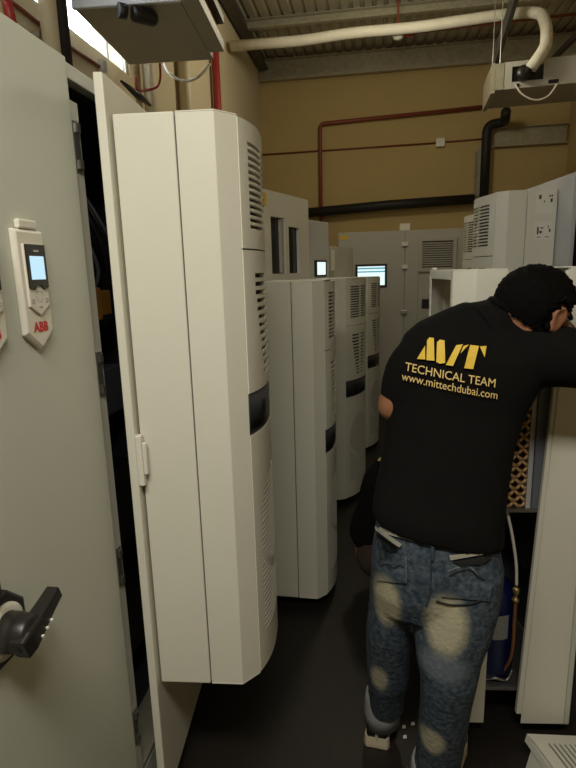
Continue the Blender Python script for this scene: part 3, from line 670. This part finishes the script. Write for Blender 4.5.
# ------------------------------------------------------------------ people
def ring(c, sx, sy, n=24, p=2.0):
    """closed cross-section: c centre, sx / sy half-axis vectors, superellipse power p"""
    c, sx, sy = Vector(c), Vector(sx), Vector(sy); out = []
    for k in range(n):
        a = 2 * PI * k / n; ca, sa = math.cos(a), math.sin(a)
        out.append(c + sx * (abs(ca) ** (2 / p) * (1 if ca >= 0 else -1)) + sy * (abs(sa) ** (2 / p) * (1 if sa >= 0 else -1)))
    return out
def limb(b, pts, rs, n=18):
    """tapered limb with rounded ends"""
    P = smooth_path(pts, 5); m = len(pts) - 1; R = []
    for i in range(len(P)):
        t = i / 5; k = min(int(t), m - 1); u = t - k; R.append(rs[k] * (1 - u) + rs[k + 1] * u)
    d0 = (P[0] - P[1]).normalized(); d1 = (P[-1] - P[-2]).normalized()
    P = [P[0] + d0 * R[0] * .8, P[0] + d0 * R[0] * .5] + P + [P[-1] + d1 * R[-1] * .5, P[-1] + d1 * R[-1] * .8]
    R = [R[0] * .55, R[0] * .86] + R + [R[-1] * .86, R[-1] * .55]
    b.tube(P, R, n)
def fuse(b, name, M, parent, voxel, smooth_it=6, world=True):
    o = b.build(name, M, None)
    r = o.modifiers.new('r', 'REMESH'); r.mode = 'VOXEL'; r.voxel_size = voxel
    s = o.modifiers.new('s', 'SMOOTH'); s.iterations = smooth_it; s.factor = .5
    dg = bpy.context.evaluated_depsgraph_get(); me = bpy.data.meshes.new_from_object(o.evaluated_get(dg))
    old = o.data; o.modifiers.clear(); o.data = me; bpy.data.meshes.remove(old); me.name = name
    off = parent.location if world else Vector((0, 0, 0))
    me.transform(Matrix.Translation(-off)); o.parent = parent
    for p in me.polygons: p.use_smooth = True
    if not me.materials: me.materials.append(M)
    return o
def hand(b, wrist, direction, palm_n, side, size=1.0, curl=.5):
    """palm and five bent fingers; side = vector towards the thumb"""
    d = Vector(direction).normalized(); nrm = Vector(palm_n).normalized(); sd = (Vector(side) - d * Vector(side).dot(d)).normalized()
    w = Vector(wrist); pc = w + d * .045 * size
    b.loft([ring(w + d * t * size, sd * (wd * size), nrm * (th * size), 16, 2.4) for t, wd, th in ((-.01, .026, .018), (.02, .034, .016), (.06, .041, .015), (.085, .040, .013), (.095, .034, .009))])
    for k, (off, ln) in enumerate(((.030, .070), (.010, .078), (-.011, .072), (-.030, .056))):
        base = w + d * .075 * size + sd * off * size; c = base; ang = 0; pts = [c]
        for seg in (.44, .32, .26):
            ang += curl * (.6 if seg > .4 else .75); c = c + (d * math.cos(ang) + nrm * math.sin(ang)) * ln * seg * size; pts.append(c)
        limb(b, pts, [.0092 * size, .0088 * size, .0080 * size, .0068 * size], 10)
    base = w + d * .025 * size + sd * .028 * size
    p1 = base + (sd * .7 + d * .6 + nrm * .25).normalized() * .038 * size; p2 = p1 + (sd * .25 + d * .9 + nrm * .35).normalized() * .034 * size
    limb(b, [base, p1, p2], [.0125 * size, .0105 * size, .0085 * size], 10)
def head(b, c, fw, up, s=1.0):
    fw = Vector(fw).normalized(); up = Vector(up); up = (up - fw * up.dot(fw)).normalized(); rt = fw.cross(up); c = Vector(c)
    L = lambda x, y, z: c + rt * (x * s) + fw * (y * s) + up * (z * s)     # x right, y forward, z up
    b.ellipsoid(L(0, -.012, .025), (rt * .075 * s, fw * .095 * s, up * .092 * s), 28, 18)
    b.ellipsoid(L(0, .022, -.035), (rt * .060 * s, fw * .066 * s, up * .080 * s), 24, 14)
    b.ellipsoid(L(0, .058, -.092), (rt * .030 * s, fw * .026 * s, up * .022 * s), 16, 10)
    limb(b, [L(0, .084, .006), L(0, .098, -.026), L(0, .100, -.036)], [.009 * s, .012 * s, .013 * s], 10)
    for q in (-1, 1):
        b.ellipsoid(L(.011 * q, .092, -.040), (rt * .008 * s, fw * .010 * s, up * .008 * s), 10, 8)
        b.ellipsoid(L(.031 * q, .076, .002), (rt * .014 * s, fw * .010 * s, up * .009 * s), 12, 8)
        b.ellipsoid(L(.031 * q, .081, .022), (rt * .020 * s, fw * .009 * s, up * .006 * s), 12, 8)
        # ear: rim and lobe
        rim = [L(.076 * q, .004, -.026), L(.080 * q, .012, -.006), L(.084 * q, .012, .016), L(.087 * q, -.004, .030), L(.089 * q, -.020, .022), L(.086 * q, -.022, .0), L(.079 * q, -.008, -.028)]
        limb(b, rim, [.007 * s, .005 * s, .005 * s, .006 * s, .006 * s, .0055 * s, .0075 * s], 8)
        b.ellipsoid(L(.078 * q, -.004, .0), (rt * .006 * s, fw * .018 * s, up * .028 * s), 10, 8)
    limb(b, [L(-.022, .086, -.066), L(0, .094, -.064), L(.022, .086, -.066)], [.005 * s, .0065 * s, .005 * s], 8)
    limb(b, [L(-.018, .085, -.076), L(0, .091, -.077), L(.018, .085, -.076)], [.005 * s, .007 * s, .005 * s], 8)
    return L, rt, fw, up
def hair_from(body, L, rt, fw, up, c, parent, s=1.0, thick=.013):
    c = Vector(c) - parent.location; src = body.data; vmap = {}; b = MB(); rnd = random.Random(3)
    for p in src.polygons:
        q = p.center - c; x, y, z = q.dot(rt) / s, q.dot(fw) / s, q.dot(up) / s
        if q.length > .16 * s: continue
        front = .052 + .02 * min(1, abs(x) / .06) * -1
        ok = (z > .050 + max(0, y) * .35) or (y < -.012 and z > -.045 - .25 * (y + .012) - .0) or (y < .014 and z > .02 and abs(x) < .074)
        if ok and y < .082 and abs(x) < .081:
            f = []
            for vi in p.vertices:
                if vi not in vmap:
                    v = src.vertices[vi]; t = .5 + min(.6, max(0, (v.co - c).dot(up) / s + .06) * 6)
                    t *= min(1, max(.25, (.085 - (v.co - c).dot(fw) / s) / .06)); vmap[vi] = len(b.v); b.v.append(v.co + v.normal * (thick * t * rnd.uniform(.75, 1.2)))
                f.append(vmap[vi])
            b.f.append(f)
    o = b.build('hair', HAIR, parent, smooth=True, solid=thick * .9)
    return o
def surf(o):
    me = o.data; off = o.parent.location if o.parent else Vector((0, 0, 0))
    return BVHTree.FromPolygons([v.co + off for v in me.vertices], [list(p.vertices) for p in me.polygons])
def decal(tree, pts2, faces, tf, lift, name, M, parent, thick=.0):
    """lay a flat outline on a curved garment: tf maps (u, v) to a photo position, the surface gives the depth"""
    b = MB(); ok = True; last = None
    for p in pts2:
        x, y = tf(p); d = ray(x, y); h = tree.ray_cast(CAM, d)
        if h[0] is None: q = last if last is not None else CAM + d * 1.3
        else: q = h[0] - d * lift + h[1] * lift * .5
        last = q; b.v.append(q)
    b.f = [list(f) for f in faces]
    return b.build(name, M, parent, world=True, solid=thick)

# ---- the technician at the open unit
MAN = thing('person', 'technician in black printed polo shirt and faded jeans, bending into the open cooling unit', 'person', (.15, 1.5, 0))
hip = at(437, 548, 1.40)
LH, RH = at(408, 570, 1.42), at(464, 572, 1.38)
LK, RK = at(389, 652, 1.50), at(450, 664, 1.36)
LA, RA = at(384, 722, 1.60), at(437, 772, 1.45)
chest = at(462, 415, 1.46); upper = at(478, 360, 1.49); neck = at(503, 318, 1.495)
LS, RS = at(416, 346, 1.465), at(545, 354, 1.475)
LE, LWr = at(393, 406, 1.465), Vector((.13, 1.50, 1.16))
RE, RW = at(604, 366, 1.46), Vector((.71, 1.50, 1.50))
HC = at(533, 319, 1.505)
hf = Vector((.80, .40, -.50)); hu = Vector((.46, .24, .86))
b = MB()
limb(b, [hip, at(450, 470, 1.44), chest + Vector((0, .01, 0)), upper], [.085, .085, .085, .07])
limb(b, [upper, neck, HC + Vector((-.025, -.02, -.03))], [.052, .056, .056])
for H_, K_, A_ in ((LH, LK, LA), (RH, RK, RA)):
    limb(b, [H_, H_.lerp(K_, .5), K_, K_.lerp(A_, .4) + Vector((0, -.012, 0)), A_ + Vector((0, 0, .02))], [.082, .07, .052, .05, .036])
    ft = A_.copy(); ft.z = .045
    limb(b, [ft, ft + Vector((.03, .10, -.01)), ft + Vector((.05, .17, -.015))], [.033, .03, .024])
limb(b, [upper, LS + Vector((.03, .02, -.03)), LS.lerp(LE, .5), LE], [.05, .036, .042, .044]); limb(b, [LE, LE.lerp(LWr, .35), LWr], [.041, .042, .027])
limb(b, [upper, RS + Vector((0, .01, -.01)), RS.lerp(RE, .5), RE], [.05, .042, .048, .042]); limb(b, [RE, RE.lerp(RW, .35), RW], [.041, .042, .027])
hand(b, LWr, (.0, .5, .65), (.9, -.1, -.1), (0, -.5, .6), 1.0, .55)
hand(b, RW, (.1, .45, .75), (-.6, .5, -.2), (-.5, -.1, .6), 1.0, .5)
Lh, hr, hf, hu = head(b, HC, hf, hu, 1.06)
body = fuse(b, 'body', SKIN, MAN, .0062, 5)
hair_from(body, Lh, hr, hf, hu, HC, MAN, 1.06, .014)
# glasses: the temple arm and lens rim beside the ear
g = MB()
for q in (-1, 1):
    g.tube([Lh(.080 * q, -.005, .022), Lh(.074 * q, .05, .014), Lh(.058 * q, .098, .010)], .0022, 6)
    c = Lh(.031 * q, .104, .0); g.tube([c + (hr * math.cos(a) * .024 + hu * math.sin(a) * .017) for a in [2 * PI * k / 16 for k in range(17)]], .0018, 6, cap=False)
g.tube([Lh(-.008, .106, .004), Lh(0, .108, .008), Lh(.008, .106, .004)], .0018, 6)
g.build('glasses', STEEL, MAN, world=True, smooth=True)
# shirt: torso loft (photo outline at its own depth) plus sleeves and collar
b = MB()
def trow(xl, yl, xr, yr, Y, dep, p=2.3):
    a, c = at(xl, yl, Y), at(xr, yr, Y); m_ = (a + c) / 2; sx = (c - a) / 2
    nrm = sx.normalized().cross(Vector((0, 0, 1))).normalized(); nrm = (nrm if nrm.y > 0 else -nrm)
    return ring(m_, sx, nrm * dep, 28, p)
rows = [trow(372, 513, 503, 541, 1.395, .128, 2.5), trow(373, 498, 503, 522, 1.40, .132), trow(379, 468, 507, 488, 1.43, .128), trow(385, 430, 513, 448, 1.46, .125), trow(388, 395, 525, 412, 1.485, .125),
        trow(391, 370, 541, 383, 1.48, .115), trow(397, 350, 553, 362, 1.48, .105), trow(404, 334, 550, 344, 1.485, .09), trow(418, 322, 548, 337, 1.49, .08), trow(446, 309, 538, 330, 1.495, .066), trow(466, 301, 520, 322, 1.50, .05)]
b.loft(rows)
limb(b, [LS + Vector((.03, 0, -.01)), LS.lerp(LE, .35), LS.lerp(LE, .80)], [.064, .058, .049])
limb(b, [RS + Vector((-.05, 0, -.005)), RS + Vector((.03, -.01, -.005)), RS.lerp(RE, .75), RE], [.085, .082, .07, .062])
limb(b, [upper, at(492, 324, 1.495), at(496, 324, 1.50)], [.09, .074, .060])
shirt = fuse(b, 'shirt', SHIRT, MAN, .008, 7)
# collar band
cb_ = MB(); cc = at(497, 322, 1.50); axn = (HC - cc); axn = ((HC - cc).normalized() + Vector((0, 0, .55))).normalized(); u_ = axn.orthogonal().normalized(); w_ = axn.cross(u_)
cb_.loft([[cc + axn * h + (u_ * math.cos(2 * PI * k / 24) + w_ * math.sin(2 * PI * k / 24)) * r for k in range(24)] for h, r in ((-.035, .084), (-.01, .072), (.008, .066), (.008, .062), (-.02, .066))], cap=False)
cb_.build('collar', SHIRT, MAN, world=True, smooth=True)
tree = surf(shirt)
# chest print on the back of the shirt
def crop(p): return (390 + p[0] / 4.8, 320 + p[1] / 4.8)
polys = [[(131, 187), (169, 124), (171, 190)], [(176, 193), (178, 100), (190, 86), (211, 88), (214, 196)], [(223, 202), (226, 108), (240, 96), (262, 100), (265, 206), (240, 210)],
         [(268, 216), (318, 122), (349, 118), (302, 221)], [(338, 162), (352, 126), (378, 119)], [(355, 231), (384, 121), (426, 126), (398, 236)], [(430, 128), (462, 126), (453, 181)]]
vs = []; fs = []
for P in polys:
    # subdivide the outline's triangles so the print follows the cloth
    n0 = len(vs); cx_ = sum(p[0] for p in P) / len(P); cy_ = sum(p[1] for p in P) / len(P)
    vs.append((cx_, cy_)); m_ = len(P); pts = []
    for i in range(m_):
        a, c = P[i], P[(i + 1) % m_]
        for k in range(4): pts.append((a[0] + (c[0] - a[0]) * k / 4, a[1] + (c[1] - a[1]) * k / 4))
    vs += pts; k_ = len(pts)
    fs += [(n0, n0 + 1 + i, n0 + 1 + (i + 1) % k_) for i in range(k_)]
decal(tree, vs, fs, crop, .006, 'shirt_logo', LOGO, MAN)
def line_tf(x0, y0, x1, y1, w, ax, ay, rise):
    return lambda v: (x0 + (x1 - x0) * v[0] / w + ax * v[1], y0 + (y1 - y0) * v[0] / w - ay * v[1] + rise * math.sin(PI * v[0] / w))
for txt, q, capx in (('TECHNICAL TEAM', (405.2, 370.3, 494.5, 387.2), 8.6), ('www.mittechdubai.com', (402.0, 379.6, 496.5, 398.8), 9.0)):
    tv, tf_ = text_mesh(txt, 1.0, .0009); w = max(v.x for v in tv)
    decal(tree, [(v.x, v.y) for v in tv], tf_, line_tf(*q, w, 1.2, capx / .72 if txt[0] == 'T' else capx / .80, 1.0), .008, 'shirt_lettering', LOGOP, MAN)
# jeans
JEANS = bpy.data.materials.new('faded_denim'); JEANS.use_nodes = True
nt = JEANS.node_tree; bs = nt.nodes['Principled BSDF']; bs.inputs['Roughness'].default_value = .9; bs.inputs['Specular IOR Level'].default_value = .2
tc = nt.nodes.new('ShaderNodeTexCoord'); ns = nt.nodes.new('ShaderNodeTexNoise'); ns.inputs['Scale'].default_value = 75; ns.inputs['Detail'].default_value = 6
nt.links.new(tc.outputs['Object'], ns.inputs['Vector'])
mx = nt.nodes.new('ShaderNodeMix'); mx.data_type = 'RGBA'; mx.inputs[6].default_value = (.030, .045, .066, 1); mx.inputs[7].default_value = (.105, .13, .155, 1)
rmp = nt.nodes.new('ShaderNodeMapRange'); rmp.inputs[1].default_value = .35; rmp.inputs[2].default_value = .72
nt.links.new(ns.outputs[0], rmp.inputs[0]); nt.links.new(rmp.outputs[0], mx.inputs[0]); cur = mx.outputs[2]
def fade(c, rx, ry, rz_, colr=(.44, .41, .29), amt=1.0):
    global cur
    mp = nt.nodes.new('ShaderNodeVectorMath'); mp.operation = 'SUBTRACT'; mp.inputs[1].default_value = Vector(c) - MAN.location
    nt.links.new(tc.outputs['Object'], mp.inputs[0])
    dv = nt.nodes.new('ShaderNodeVectorMath'); dv.operation = 'DIVIDE'; dv.inputs[1].default_value = (rx, ry, rz_); nt.links.new(mp.outputs[0], dv.inputs[0])
    ln = nt.nodes.new('ShaderNodeVectorMath'); ln.operation = 'LENGTH'; nt.links.new(dv.outputs[0], ln.inputs[0])
    ad = nt.nodes.new('ShaderNodeMath'); ad.operation = 'MULTIPLY_ADD'; ad.inputs[1].default_value = .5; nt.links.new(ns.outputs[0], ad.inputs[0]); nt.links.new(ln.outputs['Value'], ad.inputs[2])
    mr = nt.nodes.new('ShaderNodeMapRange'); mr.inputs[1].default_value = 1.34; mr.inputs[2].default_value = .88; mr.inputs[3].default_value = 0; mr.inputs[4].default_value = amt
    nt.links.new(ad.outputs[0], mr.inputs[0])
    m2 = nt.nodes.new('ShaderNodeMix'); m2.data_type = 'RGBA'; m2.inputs[7].default_value = (*colr, 1)
    nt.links.new(cur, m2.inputs[6]); nt.links.new(mr.outputs[0], m2.inputs[0]); cur = m2.outputs[2]
b = MB()
hl, hr_ = at(371, 545, 1.40), at(502, 560, 1.40)
b.loft([trow(377, 508, 497, 530, 1.40, .110, 2.5), trow(375, 528, 499, 545, 1.395, .118, 2.5), trow(371, 552, 503, 566, 1.40, .128, 2.5), trow(371, 580, 501, 590, 1.41, .128, 2.4), trow(373, 600, 497, 610, 1.42, .11, 2.2)])
def legrow(xl, xr, y, Y, dep, slope=0): return trow(xl, y - slope, xr, y + slope, Y, dep, 2.1)
b.loft([legrow(371, 432, 565, 1.42, .105), legrow(369, 420, 600, 1.45, .10), legrow(366, 415, 628, 1.47, .09), legrow(366, 411, 655, 1.50, .078), legrow(367, 409, 678, 1.53, .074), legrow(369, 405, 692, 1.56, .068), legrow(370, 404, 709, 1.59, .060)])
b.loft([legrow(425, 503, 565, 1.39, .115), legrow(417, 500, 600, 1.38, .11), legrow(414, 492, 630, 1.37, .10), legrow(416, 482, 656, 1.36, .088), legrow(420, 478, 675, 1.36, .085), legrow(420, 472, 700, 1.38, .08), legrow(417, 466, 735, 1.41, .072), legrow(414, 460, 768, 1.44, .062)])
jeans = fuse(b, 'jeans', JEANS, MAN, .008, 6)
jt = surf(jeans)
def on_j(x, y):
    h = jt.ray_cast(CAM, ray(x, y)); return h[0] if h[0] is not None else at(x, y, 1.35)
fade(on_j(386, 604), .044, .10, .105); fade(on_j(379, 679), .030, .08, .060, amt=.8)
fade(on_j(446, 626), .060, .10, .10); fade(on_j(432, 742), .040, .09, .055, amt=.9)
fade(on_j(440, 668), .08, .09, .05, colr=(.20, .23, .26), amt=.5)
nt.links.new(cur, bs.inputs['Base Color'])
bpn = nt.nodes.new('ShaderNodeBump'); bpn.inputs['Strength'].default_value = .5; bpn.inputs['Distance'].default_value = .006
nt.links.new(ns.outputs[0], bpn.inputs['Height']); nt.links.new(bpn.outputs[0], bs.inputs['Normal'])
POCK = mat('dark_denim', (.030, .042, .062), .9, noise=.5, nscale=40)
def patch(name, P, M, lift=.005, n=6):
    """four-cornered patch (photo corners) laid on the jeans"""
    vs = []; 
    for j in range(n + 1):
        for i in range(n + 1):
            u, v = i / n, j / n
            a = [P[0][k] * (1 - u) + P[1][k] * u for k in (0, 1)]; c = [P[3][k] * (1 - u) + P[2][k] * u for k in (0, 1)]
            vs.append((a[0] * (1 - v) + c[0] * v, a[1] * (1 - v) + c[1] * v))
    fs = [(j * (n + 1) + i, j * (n + 1) + i + 1, (j + 1) * (n + 1) + i + 1, (j + 1) * (n + 1) + i) for j in range(n) for i in range(n)]
    return decal(jt, vs, fs, lambda p: p, lift, name, M, MAN, thick=.002)
patch('back_pocket', [(376, 549), (406, 556), (406, 583), (377, 580)], JEANS); patch('back_pocket', [(446, 561), (494, 566), (489, 601), (441, 596)], JEANS)
PALE = mat('pale_worn_denim', (.33, .32, .26), .9, noise=.2, nscale=50); STITCH = mat('black_trim', (.01, .01, .012), .8)
patch('waistband_edge', [(380, 527), (432, 542), (432, 546), (380, 532)], PALE, .006)
patch('waistband_edge', [(434, 543), (500, 553), (500, 557), (434, 547)], POCK, .006)
patch('pocket_edge', [(376, 526), (402, 544), (400, 547), (378, 536)], PALE, .007); patch('pocket_edge', [(449, 555), (482, 552), (484, 554), (450, 560)], PALE, .007)
patch('pocket_opening', [(374, 529), (399, 547), (396, 549), (374, 534)], STITCH, .009); patch('pocket_opening', [(452, 561), (492, 556), (481, 564), (460, 565)], STITCH, .009)
patch('belt_loop', [(431, 540), (434, 540), (434, 560), (430, 560)], POCK, .008)
def seam(name, pts, r=.0016, M=None, lift=.006):
    P = []
    for x, y in pts:
        d = ray(x, y); h = jt.ray_cast(CAM, d); P.append(h[0] - d * lift if h[0] is not None else at(x, y, 1.3))
    MB().tube(smooth_path(P, 5), r, 6).build(name, M or PALE, MAN, world=True, smooth=True)
seam('pocket_stitching', [(381, 566), (388, 564), (394, 568), (400, 565), (404, 568)], .003, STITCH); seam('pocket_stitching', [(449, 576), (460, 571), (470, 570), (478, 577), (484, 580)], .0035, STITCH)
seam('pocket_stitching', [(447, 571), (458, 567), (468, 566), (476, 572)], .002, CUFF)
seam('pocket_stitching', [(436, 601), (452, 605), (470, 604), (482, 600)], .002, STITCH)
seam('pocket_stitching', [(406, 557), (406, 570), (406, 583)], .0012, CUFF); seam('pocket_stitching', [(377, 580), (391, 582), (406, 583)], .0012, CUFF)
seam('seat_seam', [(432, 548), (431, 570), (430, 592), (426, 606)], .0016, POCK)
# turned-up cuffs
def cuff(A_, c_px, Y, hw, top, bot):
    b = MB(); rows = []
    for t_, k in ((0, 1.06), (.25, 1.14), (.6, 1.18), (1, 1.16)):
        y = top + (bot - top) * t_; a = at(c_px - hw * k, y, Y); c = at(c_px + hw * k, y, Y)
        rows.append(ring((a + c) / 2, (c - a) / 2, Vector((0, (c - a).length / 2 * 1.02, 0)), 24))
    b.loft(rows, cap=False); b.build('turned_up_cuff', CUFF, MAN, world=True, smooth=True, solid=.008)
cuff(LA, 382.5, 1.60, 15.5, 690, 720); cuff(RA, 436, 1.45, 22, 757, 779)
def shoe(cx, cy, ang, L_=.285, lab=''):
    d = Vector((math.sin(ang), math.cos(ang), 0)); s = Vector((math.cos(ang), -math.sin(ang), 0)); o = Vector((cx, cy, 0))
    foot = [(-.0, .036), (.012, .043), (.06, .038), (.14, .043), (.20, .047), (.245, .040), (.275, .022), (.285, .008)]
    b = MB(); out = [o + d * a + s * w for a, w in foot] + [o + d * a - s * w for a, w in foot[::-1]]
    b.loft([[p * 1 + Z3 * .001 for p in out], [p + Z3 * .015 for p in out], [p + (o + d * .13 - p) * .03 + Z3 * .044 for p in out]]); sh_ = b.build('shoe', SOLE, MAN, world=True, bevel=.003)
    b = MB(); R_ = []
    for a, w, h0, h in ((.004, .035, .034, .095), (.03, .038, .034, .11), (.07, .035, .034, .105), (.11, .037, .034, .095), (.16, .041, .034, .078), (.21, .043, .034, .062), (.25, .036, .034, .052), (.278, .018, .034, .042)):
        c = o + d * a + Z3 * ((h0 + h) / 2 - .001); R_.append(ring(c, s * w, Z3 * ((h - h0) / 2 + .002), 18, 2.6))
    b.loft(R_); up_ = b.build('shoe_upper', BLACK, sh_, smooth=True); up_.location = -MAN.location
    b = MB(); b.add([o + d * -.001 + s * k * .005 + Z3 * z for k, z in ((-1, .036), (1, .036), (1, .092), (-1, .092))] + [o + d * .004 + s * k * .005 + Z3 * z for k, z in ((-1, .036), (1, .036), (1, .092), (-1, .092))], [(0, 1, 2, 3), (7, 6, 5, 4), (0, 4, 5, 1), (1, 5, 6, 2), (2, 6, 7, 3), (3, 7, 4, 0)])
    hb_ = b.build('heel_strip', SOLE, sh_); hb_.location = -MAN.location
hl_ = zpt(376.5, 749, .0); shoe(hl_.x, hl_.y, math.radians(6)); hr2 = zpt(438, 800, 0); shoe(RA.x, RA.y - .055, math.radians(20))

# ---- second technician crouching beyond, mostly hidden
P2 = thing('person', 'second person in dark clothes crouching on the floor behind the standing technician', 'person', (.10, 2.40, 0))
b = MB(); bs_ = MB(); bt = MB()
hp = Vector((.03, 2.44, .26)); ch = Vector((.10, 2.42, .60)); nk = Vector((.19, 2.42, .80)); hc2 = Vector((.28, 2.42, .88))
limb(b, [hp, hp.lerp(ch, .5), ch, nk], [.11, .11, .115, .07]); limb(b, [nk, hc2 + Vector((-.03, 0, -.04))], [.055, .052])
limb(bs_, [hp + Vector((.0, 0, .10)), hp.lerp(ch, .6), ch, nk + Vector((-.01, 0, -.03))], [.135, .14, .14, .085])
for q in (-1, 1):
    kn = Vector((.29, 2.42 + .13 * q, .44)); ak = Vector((.09, 2.42 + .10 * q, .085)); h0 = hp + Vector((.0, .08 * q, 0))
    limb(b, [h0, h0.lerp(kn, .5), kn], [.075, .066, .05]); limb(b, [kn, kn.lerp(ak, .4), ak, ak + Vector((.12, 0, -.04))], [.049, .048, .034, .026])
    limb(bt, [h0, h0.lerp(kn, .5), kn], [.10, .088, .07]); limb(bt, [kn, kn.lerp(ak, .4), ak + Vector((0, 0, .03))], [.07, .066, .052])
    shd = nk + Vector((-.05, .15 * q, -.06)); el = Vector((.22, 2.42 + .22 * q, .50)); wr = Vector((.36, 2.42 + .12 * q, .56))
    limb(b, [nk + Vector((-.04, .03 * q, -.05)), shd, el], [.06, .052, .04]); limb(b, [el, wr], [.04, .027]); limb(bs_, [nk + Vector((-.05, .05 * q, -.07)), shd, shd.lerp(el, .7)], [.08, .075, .062])
    hand(b, wr, (wr - el), (0, -.3 * q, -1), (0, -1 * q, .3), .95, .5)
    o = Vector((.03, 2.42 + .10 * q, 0)); s_b = MB()
    out = [(-.0, .03), (.05, .036), (.15, .042), (.21, .044), (.26, .03), (.28, .01)]
    pts = [o + Vector((a, w, 0)) for a, w in out] + [o + Vector((a, -w, 0)) for a, w in out[::-1]]
    s_b.loft([[p + Z3 * .001 for p in pts], [p + Z3 * .03 for p in pts]]); s2 = s_b.build('shoe', SOLE, P2, world=True, bevel=.004)
    s_b = MB(); s_b.loft([ring(o + Vector((a, 0, .03 + h / 2)), (0, w, 0), Vector((0, 0, h / 2)), 16, 2.5) for a, w, h in ((.004, .028, .05), (.05, .034, .07), (.12, .038, .06), (.20, .04, .042), (.265, .02, .02))]); u2 = s_b.build('shoe_upper', BLACK, s2, smooth=True); u2.location = -P2.location
L2, r2, fw2, up2 = head(b, hc2, (1, 0, -.25), (.25, 0, 1), 1.0)
bd2 = fuse(b, 'body', SKIN, P2, .009, 4); hair_from(bd2, L2, r2, fw2, up2, hc2, P2)
sh2 = fuse(bs_, 'shirt', SHIRT, P2, .010, 5); fuse(bt, 'trousers', BROWN, P2, .010, 5)
t2 = surf(sh2)
decal(t2, [(380, 458), (386, 456), (387, 461), (383, 462), (378, 461)], [(0, 1, 2, 3, 4)], lambda p: p, .006, 'shirt_badge', LOGOP, P2, thick=.001)

# ------------------------------------------------------------------ scraps on the floor
for (x, y, lab) in ((404, 727, 'tiny white paper scrap between the shoes, nearer the left shoe'), (405, 737, 'tiny white paper scrap lowest of three by the left shoe'), (413, 724, 'tiny white paper scrap beside the right trouser leg')):
    p = zpt(x, y, .003); r = .006
    tag(MB().add([p + Vector((-r, -r, -.002)), p + Vector((r, -r * .6, 0)), p + Vector((r * .8, r, .004)), p + Vector((-r, r * .7, .001))], [(0, 1, 2, 3)]).build('paper_scrap', PAPER, solid=.001), lab, 'paper', 'paper scraps on the floor')
